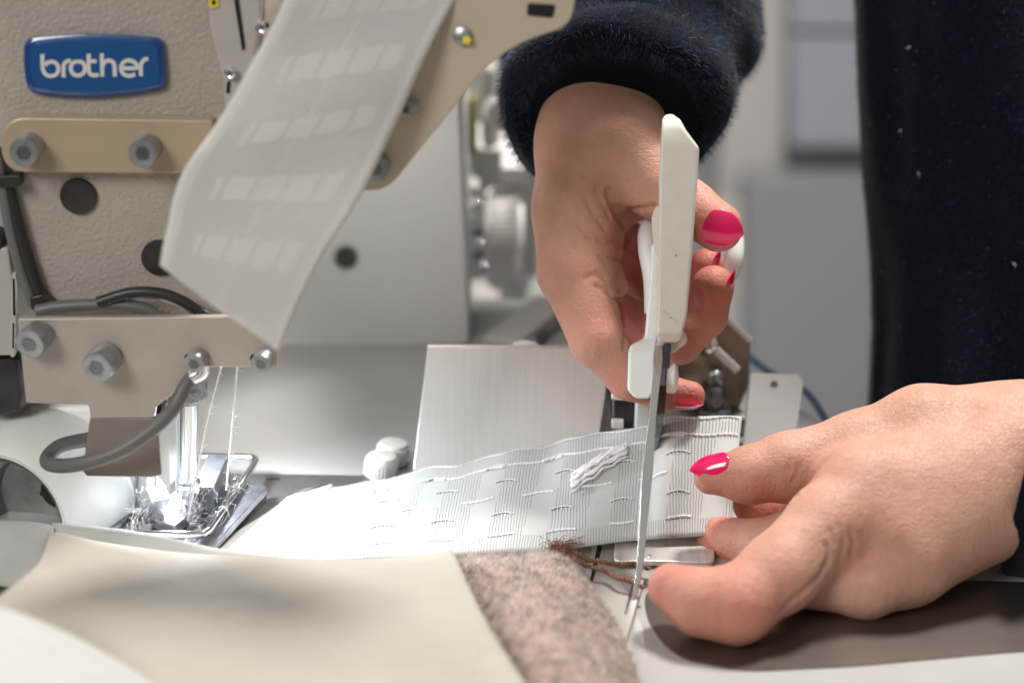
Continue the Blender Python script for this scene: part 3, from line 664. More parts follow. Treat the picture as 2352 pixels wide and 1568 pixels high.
# brown threads
bt = []
for i, pts in enumerate(([(180, 250), (300, 300), (450, 350), (580, 395), (750, 415), (920, 425), (1100, 450)], [(200, 275), (330, 335), (430, 400), (560, 455), (700, 500), (850, 575), (1050, 628)])):
    P = spline([G(*cL(*p), .75) for p in pts], 14)
    def tw(ph):
        out_ = []
        for k, p in enumerate(P):
            t = (P[min(k+1, len(P)-1)]-P[max(k-1, 0)]).normalized(); x, y, z = frame(t); a = k*.9+ph
            wob = Vector((0, math.sin(k*.35+i), math.cos(k*.27)))*.05
            out_.append(p+wob+(x*math.cos(a)+y*math.sin(a))*.055)
        return out_
    mb = MB(); mb.add(tube(tw(0), .055, 6, smooth=0)); mb.add(tube(tw(PI), .055, 6, smooth=0))
    if i == 0:
        for k in range(120):
            p = G(*cL(180+random.gauss(20, 70), 270+random.gauss(0, 28)), .8); d = Vector((random.gauss(.3, .5), random.gauss(-.1, .5), random.gauss(.2, .3)))*.6
            mb.add(tube([p, p+d*.5+Vector((0, 0, .1)), p+d], .012, 3, smooth=3))
    o_ = mb.build('brown_thread', 'brown'); tag(o_, ['upper twisted brown thread end with frayed start, running behind the scissor tip', 'lower twisted brown thread end crossing in front of the scissor tip'][i], 'thread', 'brown thread ends on the plate')

# steel cover plate (tent shaped)
sg = thing('steel_guide', 'brushed stainless bent plate standing behind the white tape', 'guide plate', G(1180, 1080))
dT, dB = 88.8, 87.8
tl, tr, bl, br = W(982, 799, dT), W(1406, 800, dT), W(947, 1078, dB), W(1362, 1078, dB)
def tent(a, b, t): n_ = Vector((0, .1, .03)); return a
front = [tl, tr, W(1362, 1078, dB), W(962, 1090, dB-.1), W(949, 1080, dB)]
v_, f_ = prism(front, [p+Vector((0, .12, .03)) for p in front]); mk('front_plate', v_, f_, 'guide_steel', sg, bevel=.04, smooth=False)
mk('gap_shade', *tube([W(1404, 812, 88.65), W(1361, 1078, 87.65)], .055, 6, smooth=0), 'dark_metal', sg)  # dark bar drawn as the shade in the gap between the plates
mk('rolled_edge', *tube([tl+Vector((0, .16, -.08)), tr+Vector((0, .16, -.08))], .17, 14, smooth=0), 'steel', sg)
bk = [tl+Vector((0, .3, 0)), tr+Vector((0, .3, 0)), W(1412, 1085, 91), W(960, 1085, 91)]
mk('back_plate', *prism(bk, [p+Vector((0, .12, 0)) for p in bk]), 'steel', sg, smooth=False)
mk('top_cap', *lathe(W(1207, 800, 90.2), (0, 0, 1), [(.7, -.6), (.72, 0), (.6, .17), (.3, .25), (0, .26)], 28), 'white_pl', sg)
mb = MB(); mb.add(ext([(1408, 905), (1470, 912), (1478, 990), (1408, 985)], 4.5, 3)); mb.build('guide_mount', 'black', sg, bevel=.15)
mk('mount_pin', *bar(PY(1405, 905, 4.2), PY(1432, 908, 4.2), .4, .35), 'white_pl', sg, bevel=.05)
mk('mount_pin', *bar(PY(1405, 972, 4.2), PY(1432, 972, 4.2), .4, .35), 'white_pl', sg, bevel=.05)
mk('mount_disc', *ext(rounded([(1462, 915), (1496, 918), (1490, 1000), (1458, 1000)], 8), 3.6, .8), 'grip_far', sg, bevel=.1)
for i, (u, v, z) in enumerate(((900, 1060, .5), (874, 1090, .5))):
    k_ = mk('thumb_knob', *lathe(G(u, v, .1), (.1, 0, 1), [(.70, 0), (.74, .1), (.74, .75), (.62, .95), (.3, 1.0), (0, 1.0)], 36), 'white_pl')
    tag(k_, ['rear white thumb knob touching the corner of the stainless plate', 'front white thumb knob above the tape edge'][i], 'knob', 'white thumb knobs beside the stainless plate')
    mbk = MB(); c0 = G(u, v, .1)
    for a in range(30):
        an = 2*PI*a/30; q = c0+Vector((math.cos(an)*.74, math.sin(an)*.74, 0)); mbk.add(bar(q+Vector((0, 0, .15)), q+Vector((.07, 0, .72)), .05, .05, up=(0, 1, 0)))
    mbk.build('knurling', 'white_pl', k_)

# rear puller mechanism
pm = thing('puller_bracket', 'blurred bronze metal bracket and screws behind the scissors', 'bracket', G(1640, 960))
br_o = [(1560, 700), (1662, 722), (1724, 782), (1722, 880), (1690, 960), (1560, 960)]
mk('back_plate', *ext(br_o, 11, .5), 'brownplate', pm, bevel=.1)
mk('plate_lip', *tube([PY(1655, 716, 10.8), PY(1722, 782, 10.8)], .17, 10, smooth=0), 'steel', pm)
mk('lever', *tube([PY(1612, 775, 9.8), PY(1640, 800, 9.8), PY(1693, 850, 9.8)], .22, 10, smooth=3), 'steel', pm)
mk('lever_bolt', *lathe(PY(1630, 785, 10), (-.3, -1, .2), [(.45, 0), (.45, .5), (.3, .6), (.28, .35), (0, .35)], 24), 'chrome', pm)
mk('front_plate', *ext(rounded([(1548, 800), (1640, 800), (1698, 855), (1694, 930), (1560, 940)], 10), 10.4, .4), 'brownplate', pm, bevel=.08)
mk('spool', *lathe(PY(1590, 845, 9.6), (0, -1, .1), [(.8, 0), (.8, .3), (.5, .5), (0, .5)], 28), 'brownplate', pm)
mk('bracket_screw', *lathe(PY(1641, 950, 9.4), (0, 0, 1), [(.72, 0), (.72, .3), (.35, .35), (.35, .7), (.48, .75), (.5, 1.1), (.35, 1.35), (0, 1.4)], 28), 'dark_metal', pm)
mk('ball_knob', *lathe(PY(1644, 868, 10), (0, -.2, 1), [(.1, -.4), (.35, -.3), (.42, 0), (.3, .3), (0, .42)], 24), 'zinc', pm)
mk('bracket_foot', *prism([Vector((*g2(*p), .9)) for p in ((1500, 1000), (1720, 1000), (1720, 940), (1500, 940))], [Vector((*g2(*p), 0.02)) for p in ((1500, 1000), (1720, 1000), (1720, 940), (1500, 940))]), 'bed', pm, smooth=False, bevel=.08)
wp = thing('end_plate', 'pale sheet metal plate standing behind the tape end and left thumb', 'metal plate', G(1760, 1040))
q = [W(1722, 864, 92), W(1726, 858, 92), W(1834, 862, 92), W(1846, 870, 92), W(1845, 880, 92), W(1800, 1190, 86), W(1690, 1190, 86)]
mk('plate', *prism(q, [p+Vector((0, .3, -.05)) for p in q]), 'endpl', wp, bevel=.08, smooth=False)
mk('plate_screw', *lathe(W(1778, 882, 91.6), (0, -1, .5), [(.16, -.1), (.16, .08), (.1, .1), (0, .04)], 16), 'dark_metal', wp)
ho = mk('air_hose', *tube([W(1700, 800, 100), W(1760, 850, 98), W(1850, 900, 97), W(1900, 970, 95), W(1960, 1060, 93)], .18, 10), 'tube')
tag(ho, 'thin translucent blue hose behind the pale metal plate', 'hose')

# ================================================================= TAPES
def ribbon(top, bot, nu, nv, wave=None):
    T = spline(top, nu); B = spline(bot, nu); n = len(T); cum = [0]
    for i in range(1, n): cum.append(cum[-1]+((T[i]-T[i-1]).length+(B[i]-B[i-1]).length)/2)
    V_ = []; UV = []
    for i in range(n):
        for j in range(nv+1):
            t = j/nv; p = T[i].lerp(B[i], t)
            if wave: p = p+wave(cum[i], t)
            V_.append(p); UV.append((cum[i], t*7.0))
    F_ = [(i*(nv+1)+j, (i+1)*(nv+1)+j, (i+1)*(nv+1)+j+1, i*(nv+1)+j+1) for i in range(n-1) for j in range(nv)]
    return V_, F_, UV, cum, n
top_px = [(470, 1190, 86.2), (640, 1146, 86.5), (740, 1120, 86.9), (830, 1110, 86.8), (910, 1094, 86.7), (1000, 1076, 86.4), (1100, 1055, 86.2), (1180, 1033, 85.8), (1270, 1022, 85.6), (1320, 1003, 85.2), (1400, 990, 84.8), (1470, 980, 84.5), (1500, 976, 84.2), (1522, 960, 83.6), (1560, 955, 83.4), (1640, 957, 83.4), (1705, 957, 83.4)]
bot_px = [(360, 1300, 79.8), (500, 1300, 79.6), (620, 1296, 79.7), (740, 1290, 79.8), (860, 1284, 79.8), (960, 1278, 79.8), (1060, 1273, 79.8), (1150, 1270, 79.9), (1230, 1266, 80.1), (1310, 1257, 80.3), (1390, 1248, 80.5), (1450, 1242, 80.6), (1490, 1239, 80.6), (1520, 1236, 80.6), (1560, 1233, 80.7), (1620, 1228, 80.8), (1676, 1222, 80.9)]
wav = lambda s, t: Vector((0, -.06*math.sin(s*1.1+t*2)-.09*math.sin(s*2.3+1-t*3)*(1-t)**2, .04*math.sin(s*2.0+t*4)*(1-t)))
V_, F_, UV, cum, n_ = ribbon([W(*p) for p in top_px], [W(*p) for p in bot_px], 8, 24, wav)
tp = mk('header_tape', V_, F_, 'tape', None, uvs=UV, solid=.07)
tag(tp, 'white woven curtain header tape being cut, held between scissors and hand', 'tape')
NV = 24
def TP(s, vcm, lift=.06):
    s = min(max(s, 0), cum[-1]-1e-4); i = max(k for k in range(n_) if cum[k] <= s); i = min(i, n_-2); f = (s-cum[i])/(cum[i+1]-cum[i])
    j = min(vcm/7*NV, NV-1e-4); j0 = int(j); fj = j-j0
    g = lambda a, b: V_[a*(NV+1)+b]
    p = g(i, j0).lerp(g(i+1, j0), f).lerp(g(i, j0+1).lerp(g(i+1, j0+1), f), fj)
    nn = (g(i+1, j0)-g(i, j0)).cross(g(i, j0+1)-g(i, j0)).normalized()
    if nn.y > 0: nn = -nn
    return p+nn*lift
Ltot = cum[-1]
def stitched(path, name, parent, r=.045, amp=.035, m='thread'):
    mb = MB(); P = path
    for ph in (0, PI):
        out_ = []
        for k, (s, v) in enumerate(P): out_.append(TP(s, v+amp*math.sin(k*1.25+ph), .055+.025*math.cos(k*1.25+ph)))
        mb.add(tube(out_, r, 5, smooth=0))
    return mb.build(name, m, parent)
stp = .09
def seg(s0, s1, v0, v1=None): 
    n = max(4, int((s1-s0)/stp)); v1 = v0 if v1 is None else v1
    return [(s0+(s1-s0)*k/n, v0+(v1-v0)*k/n+.05*math.sin(k*.31+s0)) for k in range(n+1)]
stitched(seg(2.5, Ltot-.1, 1.12), 'draw_cord', tp, r=.028)
stitched(seg(2.5, Ltot-.1, .12), 'selvedge', tp, r=.02, amp=.015)
k = 0
s = 3.0
while s < Ltot-1.5:
    stitched(seg(s+1.2, s+2.6, 3.35), 'draw_cord', tp, r=.03)
    stitched(seg(s+.0, s+1.1, 5.9), 'draw_cord', tp, r=.028)
    for vv in (2.25, 4.55):                      # puffed pocket openings with their shadowed slit
        if s+1.3 > Ltot: continue
        mb = MB()
        mb.add(tube([TP(s+.02+q*.16, vv-.14*math.sin(q/6*PI), .06+.015*math.sin(q*2)) for q in range(7)], .024, 5, smooth=2))
        for q in range(5): mb.add(tube([TP(s+.12+q*.17, vv-.13, .055), TP(s+.17+q*.17, vv+.08, .05)], .014, 4, smooth=0))
        mb.build('pocket_stitch', 'thread', tp)
    mb = EachMB()
    for vv in (2.25, 4.55): mb.add(tube([TP(s+.05+q*.16, vv+.02-.10*math.sin(q/6*PI), .045) for q in range(7)], .014, 4, smooth=2))
    mb.build('pocket_slit', 'cable', tp)
    s += 2.55
for sb in (7.4, 9.9, 12.6, 15.1, 20.6):           # small tangles on the upper cord
    mb = MB(); 
    for q in range(5):
        ph = random.random()*6; mb.add(tube([TP(sb+.14*a+.06*math.sin(a*2+ph), 1.12+.11*math.sin(a*1.3+ph), .07+.05*math.sin(a+ph)) for a in range(8)], .03, 5, smooth=3))
    mb.build('cord_tangle', 'thread', tp)
# loose bundle of gathered cord lying across the tape
kb = MB()
def near_s(u, v):
    best = None
    for a in range(int(Ltot*8)):
        for b in range(14):
            p = TP(a/8, b/2, 0); r = p-CAM; d = r.dot(FW); x = 1176+r.x/d*FPX; y = 784-r.dot(UPV)/d*FPX; e = (x-u)**2+(y-v)**2
            if best is None or e < best[0]: best = (e, a/8, b/2)
    return best[1], best[2]
sa = near_s(1312, 1115); sb_ = near_s(1440, 1045)
for q in range(26):
    ph = random.random()*6.28; off = random.gauss(0, .22); h = abs(random.gauss(.18, .12))
    pts = []
    for a in range(11):
        t = a/10; sp_ = math.sin(t*PI)*.6+.4
        pts.append(TP(sa[0]+(sb_[0]-sa[0])*t+.05*math.sin(a*2+ph), sa[1]+(sb_[1]-sa[1])*t+off*(1.3-t*.3)+.07*math.sin(a*1.7+ph), .08+h*sp_+.04*math.sin(a*2.2+ph)))
    kb.add(tube(pts, random.uniform(.035, .075), 6, smooth=4))
kb.build('cord_bundle', 'thread', tp)
# steel spring edge at the tape's left rear
mk('tape_clip', *bar(W(600, 1158, 86.4), W(762, 1112, 86.8), .18, .12), 'chrome', tp)

# hanging tape
def seclen(rows):  # rows: (left u,v,d, right u,v,d)
    return [W(*r[:3]) for r in rows], [W(*r[3:]) for r in rows]
rows = [(705, -160, 71, 1115, -160, 72), (652, 0, 71, 1045, 0, 72), (560, 180, 71.2, 962, 160, 72.2), (490, 290, 71.2, 922, 262, 72.4), (428, 385, 71, 858, 392, 72.5), (398, 450, 70.8, 795, 505, 72.4), (384, 520, 70.7, 742, 590, 72.3), (374, 570, 70.7, 684, 700, 72.1), (368, 605, 70.8, 640, 808, 72.0)]
Lh, Rh = seclen(rows)
Vh, Fh, UVh, cumh, nh = ribbon(Lh, Rh, 8, 24, lambda s, t: Vector((0, -.12*math.sin(s*.9+t*3), .06*math.sin(s*1.5+t*2))))
ht = mk('header_tape', Vh, Fh, 'tape_hang', None, uvs=UVh, solid=.05)
tag(ht, 'sheer pale tape hanging diagonally over the machine head, out of focus', 'tape')
def HP(s, vcm, lift=.06):
    i = max(k for k in range(nh) if cumh[k] <= s); i = min(i, nh-2); f = (s-cumh[i])/(cumh[i+1]-cumh[i]); j = min(vcm/7*NV, NV-1e-4); j0 = int(j); fj = j-j0
    g = lambda a, b: Vh[a*(NV+1)+b]
    p = g(i, j0).lerp(g(i+1, j0), f).lerp(g(i, j0+1).lerp(g(i+1, j0+1), f), fj); return p+(CAM-p).normalized()*lift
mb = EachMB()
for vv in (3.4,): mb.add(tube([HP(a*.2, vv+.05*math.sin(a*.7), .0) for a in range(int(cumh[-1]*5)-8)], .025, 5, smooth=0))
mb.build('draw_cord', 'cordsheer', ht)
mb = EachMB()
for k in range(6):
    for vv in (.9, 3.0, 5.2):
        sc = 1.5+k*2.55+(.5 if vv in (2.2, 4.6) else 0)
        for dx in (0, .55):
            if sc+dx < cumh[-1]-2.2: mb.add(lathe(HP(sc+dx, vv+.15*math.sin(sc), -.05), (CAM-HP(sc, vv)).normalized(), [(.13, 0), (.12, .03), (.07, .05), (0, .055)], 12))
mb.build('pocket_stitch', 'cordsheer', ht)

# needle threads
for i, (a, b, c) in enumerate((((508, 842), (475, 970), (430, 1200)), ((545, 842), (533, 990), (520, 1125)))):
    mb = MB(); P = spline([PY(*a, YP+.5), PY(*b, -1.2), PY(*c, -.6)], 24)
    mb.add(tube(P, .042, 6, smooth=0))
    for q in range(34):
        p = random.choice(P); d = Vector((random.gauss(0, 1), random.gauss(0, 1), random.gauss(0, 1)))*.13; mb.add(tube([p, p+d, p+d*1.2+Vector((.05, 0, .06))], .006, 3, smooth=2))
    o_ = mb.build('needle_thread', 'thread'); tag(o_, ['left white thread slanting down to the needle', 'right white thread running down beside the wire guard'][i], 'thread', 'white threads above the needle')

# ================================================================= SCISSORS
sc = thing('scissors', 'ivory handled scissors held upright and cutting the tape', 'scissors', W(1520, 850, 81))
def rect_ring(u0, u1, v, d0, d1, dv=0):
    return [W(u0, v, d0), W(u1, v, d0), W(u1, v+dv, d1), W(u0, v+dv, d1)]
g1 = [rect_ring(1528, 1545, 263, 79.2, 79.8), rect_ring(1521, 1562, 275, 78.7, 80.3), rect_ring(1519, 1576, 300, 78.4, 80.8), rect_ring(1517, 1606, 340, 78.4, 81.2), rect_ring(1514, 1603, 400, 78.4, 81.4), rect_ring(1513, 1594, 520, 78.4, 81.4), rect_ring(1512, 1588, 600, 78.5, 81.3), rect_ring(1510, 1578, 720, 78.7, 81.2), rect_ring(1508, 1568, 765, 78.9, 81.1), rect_ring(1511, 1558, 786, 79.4, 80.9)]
mk('handle', *loft(g1), 'grip', sc, bevel=.13, seg=3)
for (u, v, r_) in ((1535, 362, .05), (1541, 372, .03), (1572, 402, .035), (1521, 446, .03), (1529, 458, .035), (1553, 586, .03), (1541, 730, .025), (1525, 715, .02)):
    mk('paint_fleck', *lathe(W(u, v, 78.43), (0, -1, .35), [(r_, -.12), (r_, .02), (0, .02)], 8), 'cable', sc)
# inner finger ring lobe of the near handle
lobe = rounded([(1508, 470), (1496, 500), (1502, 575), (1516, 600), (1520, 480)], 8)
mk('handle_rib', *prism([W(u, v, 80.8) for u, v in lobe], [W(u, v, 82.4) for u, v in lobe]), 'grip', sc, bevel=.1)
# far handle: strip, block and loop
g2_ = [rect_ring(1496, 1520, 560, 81.6, 82.6), rect_ring(1492, 1519, 640, 81.6, 82.8), rect_ring(1480, 1512, 776, 81.4, 82.9), rect_ring(1448, 1506, 792, 80.6, 82.9), rect_ring(1443, 1504, 810, 80.2, 82.9), rect_ring(1441, 1502, 895, 79.8, 82.6), rect_ring(1460, 1492, 915, 79.8, 82.4)]
fh = mk('handle', *loft(g2_), 'grip_far', sc, bevel=.12, seg=3)
mk('finger_loop', *tube([W(1503, 720, 82.6), W(1500, 640, 82.8), W(1488, 570, 83.5), W(1494, 520, 84.5), W(1540, 470, 86), W(1620, 470, 87.5), W(1678, 520, 88), W(1686, 590, 87.5), W(1660, 650, 87.4), W(1600, 740, 86.2), W(1520, 800, 84)], .42, 16, smooth=8), 'grip_far', sc)
def blade(name, secs, m='blade'):
    return mk(name, *loft([[W(a, v, d), W(b, v, d+.03), W(b, v, d+t), W(a, v, d+t)] for a, b, v, d, t in secs]), m, sc, bevel=.03, smooth=False)
blade('blade', [(1506, 1522, 793, 80.5, 1.6), (1504, 1522, 830, 80.2, 1.8), (1497, 1516, 880, 79.7, 1.8), (1490, 1507, 960, 79.2, 1.6), (1474, 1500, 1080, 78.6, 1.2), (1468, 1487, 1200, 78.0, 1.0), (1462, 1478, 1300, 77.4, .8), (1450, 1462, 1380, 76.9, .5), (1440, 1446, 1408, 76.7, .2)])
blade('blade', [(1523, 1541, 790, 80.7, 1.5), (1518, 1538, 845, 80.7, 1.7), (1510, 1534, 885, 80.9, 1.8), (1505, 1527, 950, 81.6, 1.5), (1502, 1512, 1020, 82.6, 1.5), (1494, 1503, 1060, 84.2, 1.0), (1488, 1496, 1100, 84.8, .8)], 'dark_blade')
mk('pivot_screw', *lathe(W(1530, 868, 81.2), (1, -.12, 0), [(.45, 0), (.62, .05), (.62, .35), (.5, .45), (.2, .5), (0, .5)], 28), 'white_pl', sc)
mk('thumb_guard', *loft([rect_ring(1520, 1566, 780, 81.2, 82.4), rect_ring(1522, 1560, 800, 81.2, 82.4), rect_ring(1530, 1548, 812, 81.3, 82.2)]), 'grip', sc, bevel=.1)

# ================================================================= PERSON
person = thing('person', 'person in navy fleece jumper cutting tape, pink painted nails', 'person', (22, 25, -75))
bodyV = []; bodyF = []; blush = []
def px(r): return r/55.5
def build_sdf(prims, cuts, h, blush_pts, bounds_pad=1.6):
    A = []
    for p in prims:
        a, b = p[0], p[1]; r = max(px(p[2]), px(p[3])); A += [np3(W(*a))-r, np3(W(*a))+r, np3(W(*b))-r, np3(W(*b))+r]
    A = np.array(A); s = SDF(A.min(0)-bounds_pad*.5, A.max(0)+bounds_pad*.5, h)
    for p in prims:
        s.add(np3(W(*p[0])), np3(W(*p[1])), px(p[2]), px(p[3]), p[4] if len(p) > 4 else .4, p[5] if len(p) > 5 else None)
    for pts, r, sk in cuts: s.groove(pts, r, sk)
    P, Fc = s.mesh(); k0 = len(bodyV)
    B = np.zeros(len(P))
    for (c, rad, st) in blush_pts:
        B = np.maximum(B, st*np.exp(-((P-np3(W(*c)))**2).sum(1)/(rad*rad)))
    bodyV.extend(map(tuple, P)); bodyF.extend([tuple(int(i)+k0 for i in f) for f in Fc]); blush.extend(B.tolist())
    return s
# upper hand (holding the scissors)
RH = [
 ((1385, -260, 99), (1375, 120, 88.5), 175, 128, .8),
 ((1375, 120, 88.5), (1352, 330, 85), 128, 122, .8),
 ((1430, 200, 86.8), (1445, 330, 84.8), 88, 96, .8),
 ((1352, 330, 85), (1322, 480, 84.6), 118, 98, .8),
 ((1322, 480, 84.6), (1322, 620, 84), 98, 92, .6),         # index metacarpal to knuckle
 ((1400, 350, 85.8), (1366, 575, 86.2), 100, 62, .8),
 ((1405, 480, 86.4), (1500, 452, 86.6), 50, 48, .5),        # palm body
 ((1430, 330, 84.2), (1500, 420, 83.6), 98, 76, .7),        # thenar
 ((1500, 420, 83.6), (1585, 478, 82.4), 76, 60, .5),
 ((1585, 478, 82.4), (1650, 522, 81.2), 60, 56, .4),       # thumb end
 ((1322, 620, 84), (1370, 780, 82.8), 88, 63, .25),          # index finger
 ((1372, 780, 82.8), (1445, 868, 83.4), 60, 50, .3),
 ((1445, 868, 83.4), (1520, 900, 83.8), 49, 42, .3),
 ((1520, 900, 83.8), (1586, 908, 83.6), 43, 34, .3),
 ((1395, 700, 87.1), (1455, 745, 87.3), 50, 52, .10),        # middle finger
 ((1458, 738, 87.2), (1560, 785, 86.2), 52, 50, .2),
 ((1560, 785, 86.2), (1618, 722, 85.2), 54, 54, .25),
 ((1618, 722, 85.2), (1638, 658, 84.6), 54, 50, .25),
 ((1405, 590, 88.2), (1462, 622, 88.8), 46, 42, .10),        # ring finger
 ((1440, 652, 89.6), (1500, 690, 89.6), 46, 46, .15),
 ((1432, 545, 88.6), (1476, 566, 89.8), 50, 46, .2),
 ((1462, 622, 88.8), (1560, 720, 88.4), 50, 48, .25),
 ((1560, 720, 88.4), (1622, 612, 86.6), 50, 44, .2),
 ((1388, 520, 84.7), (1398, 540, 84.6), 30, 28, .2),
 ((1390, 572, 84.6), (1408, 578, 84.7), 28, 24, .15),
 ((1392, 612, 84.5), (1418, 658, 84.8), 34, 27, .16),      # fold of flesh at the web
]
RC = [([(1398, 440), (1408, 470), (1420, 498), (1436, 520)], .16, -.02), ([(1400, 474), (1440, 482), (1502, 478)], .13, 0), ([(1412, 486), (1440, 520), (1436, 556)], .16, .02),
      ([(1372, 553), (1395, 556), (1420, 554)], .07, -.02), ([(1376, 592), (1398, 594), (1420, 590)], .07, -.02),
      ([(1366, 655), (1388, 664), (1408, 680), (1424, 700), (1434, 745), (1434, 800)], .09, -.02),
      ([(1300, 490), (1335, 530), (1362, 556)], .085, -.05), ([(1345, 455), (1370, 500), (1392, 528)], .085, -.05), ([(1372, 440), (1392, 478), (1402, 500)], .085, -.05),
      ([(1598, 655), (1612, 690), (1602, 710)], .08, -.02), ([(1605, 712), (1622, 745)], .08, -.04),
      ([(1345, 640), (1370, 630), (1392, 640)], .08, -.05)]
build_sdf(RH, RC, .07, [((1650, 530, 81), 1.6, .7), ((1586, 908, 83.5), 1.5, .9), ((1640, 660, 84.5), 1.9, 1), ((1620, 610, 86.5), 1.9, 1), ((1470, 740, 86.5), 1.8, 1), ((1460, 640, 87.5), 2.2, 1), ((1440, 560, 83.5), 1.3, .75), ((1372, 740, 82.5), 2.2, .4), ((1445, 868, 83), 1.5, .6), ((1590, 760, 86), 1.9, 1), ((1330, 640, 83), 1.6, .35)])
# lower hand (holding the tape)
dz = 0
LH = [
 ((2560, 1085, 82.5), (2340, 1065, 80), 190, 165, 1.0),
 ((2340, 985, 81), (2120, 990, 80.5), 108, 98, 1.0),        # thumb metacarpal
 ((2120, 990, 80.5), (1975, 1032, 80.3), 98, 84, .7),
 ((1975, 1032, 80.3), (1810, 1072, 80.0), 80, 76, .6),
 ((1810, 1072, 80.0), (1722, 1090, 79.8), 74, 64, .4),
 ((1722, 1090, 79.8), (1632, 1096, 79.9), 60, 38, .4),
 ((2340, 1070, 79.8), (1985, 1130, 77.6), 130, 100, 1.0),   # index metacarpal
 ((2340, 1100, 79.5), (2030, 1225, 77.0), 130, 110, 1.0),   # middle
 ((2300, 1140, 79.5), (2080, 1290, 76.9), 120, 92, 1.0),     # ring
 ((2080, 1290, 76.9), (1990, 1345, 76.2), 88, 66, .7),
 ((1990, 1345, 76.2), (1850, 1335, 76.6), 64, 58, .5),
 ((1985, 1130, 77.6), (1905, 1205, 76.4), 98, 88, .7),      # index finger
 ((1905, 1205, 76.4), (1790, 1315, 75.0), 88, 80, .5),
 ((1790, 1315, 75.0), (1690, 1390, 74.1), 80, 75, .5),
 ((1690, 1390, 74.1), (1610, 1382, 74.3), 74, 66, .6),
 ((1610, 1382, 74.3), (1542, 1348, 74.8), 64, 50, .6),
 ((1940, 1200, 79), (1760, 1255, 79.8), 74, 62, .4),        # middle finger behind the tape
 ((1760, 1255, 79.8), (1655, 1240, 81.4), 60, 54, .3),
 ((1655, 1240, 81.4), (1600, 1170, 82.8), 50, 42, .3),
 ((1900, 1180, 81.2), (1790, 1190, 82.6), 60, 50, .3),      # curled ring finger seen under the thumb
 ((1790, 1190, 82.6), (1722, 1160, 83.4), 46, 40, .25),
]
LC = [([(1800, 1398), (1850, 1354), (1886, 1318), (1899, 1294)], .12, -.03), ([(1899, 1296), (1905, 1270), (1896, 1245)], .09, -.05),
      ([(1872, 1096), (1850, 1116), (1820, 1146)], .09, 0),
      ([(1925, 1200), (1940, 1240), (1932, 1285)], .10, -.075), ([(1905, 1215), (1916, 1245)], .10, -.075), ([(1952, 1210), (1962, 1245), (1955, 1280)], .10, -.075),
      ([(1835, 1062), (1830, 1090), (1820, 1112)], .10, -.075), ([(1815, 1056), (1812, 1085)], .10, -.08)]
build_sdf(LH, LC, .075, [((1632, 1100, 80), 2.0, .5), ((1740, 1130, 79.5), 1.3, .8), ((1690, 1400, 73.9), 2.2, .75), ((1548, 1342, 74.8), 1.8, .75), ((1760, 1180, 82.5), 2.0, 1), ((1655, 1250, 81), 1.8, .8), ((1990, 1250, 75.3), 1.6, .35), ((1850, 1110, 78), 1.2, .5)])
body = mk('body', bodyV, bodyF, 'skin', person)
at = body.data.attributes.new('blush', 'FLOAT', 'POINT'); at.data.foreach_set('value', blush)
sm_ = body.modifiers.new('smooth', 'SMOOTH'); sm_.factor = .5; sm_.iterations = 2

def nail(c, along, normal, L_, wd, curve, point=.5, thick=.05, name='fingernail', drop=.15):
    """c: nail centre; along: towards the tip; normal: out of the nail"""
    c = Vector(c); a = Vector(along).normalized(); n = Vector(normal); n = (n-a*n.dot(a)).normalized(); s = a.cross(n)
    V2 = []; nu, nv = 14, 12
    for i in range(nu+1):
        t = i/nu; x = (t-.5)*L_
        ww = wd*((max(0, 1-(1-t/.30)**2.4)**.5) if t < .30 else 1)*(1 if t < .55 else max(.02, (1-((t-.55)/.45)**(1.5+point))))
        ww = max(ww, .02)
        for j in range(nv+1):
            q = (j/nv-.5)*2; y = q*ww/2; z = -(curve)*(2*y/wd)**2-drop*max(0, t-.5)**2*4-drop*.5*(1-t)**3
            V2.append(c+a*x+s*y+n*z)
    F2 = [(i*(nv+1)+j, i*(nv+1)+j+1, (i+1)*(nv+1)+j+1, (i+1)*(nv+1)+j) for i in range(nu) for j in range(nv)]
    return mk(name, V2, F2, 'nail', person, solid=thick, sub=1)
# nails
nail(W(1662, 529, 80.05), W(1712, 538, 80.6)-W(1614, 515, 80.3), (-.1, -1, .12), 1.80, 1.50, .20, point=.5)
nail(W(1626, 1064, 79.35), W(1578, 1074, 79.9)-W(1670, 1048, 79.3), (-.25, -.75, 1), 1.75, 1.05, .26, point=.1)
nail(W(1682, 655, 84.3), W(1690, 620, 84.2)-W(1664, 700, 84.6), (1, -.28, -.1), 1.6, 1.0, .22)
nail(W(1654, 594, 86.0), W(1660, 575, 85.9)-W(1646, 625, 86.4), (1, -.35, 0), 1.0, .9, .2)
nail(W(1584, 936, 83.2), W(1612, 934, 83.2)-W(1545, 936, 83.4), (0, -.35, -1), 1.25, 1.0, .22)

# jumper: torso, two sleeves
def ell(cu, cv, cdp, ru, rv, dd, n=48, jag=0, sd=0):
    return [W(cu+ru*math.cos(a)*(1+jag*math.sin(3*a+sd)), cv-rv*math.sin(a)*(1+jag*math.sin(4*a+sd)), cdp-dd*math.sin(a)+.25*math.sin(5*a+sd)) for a in (2*PI*k/n for k in range(n))]
jm = MB(); n0 = 0
torso = []
for k, (v, ul, ur) in enumerate(((1500, 1990, 2900), (1250, 1985, 2900), (1050, 1985, 2900), (900, 1996, 2900), (750, 2006, 2900), (600, 2002, 2900), (400, 1982, 2900), (200, 1968, 2900), (0, 1958, 2900), (-300, 1950, 2900), (-600, 1950, 2900))):
    cu, ru = (ul+ur)/2, (ur-ul)/2
    torso.append([W(cu+ru*math.cos(a)*(1+.01*math.sin(9*a+k)), v, 97.5-7.5*math.sin(a)+.5*math.sin(a*13)*math.sin(v*.004+1)*(1 if math.sin(a) > 0 else 1.0)) for a in (2*PI*q/72 for q in range(72))])
tv = loft(torso)
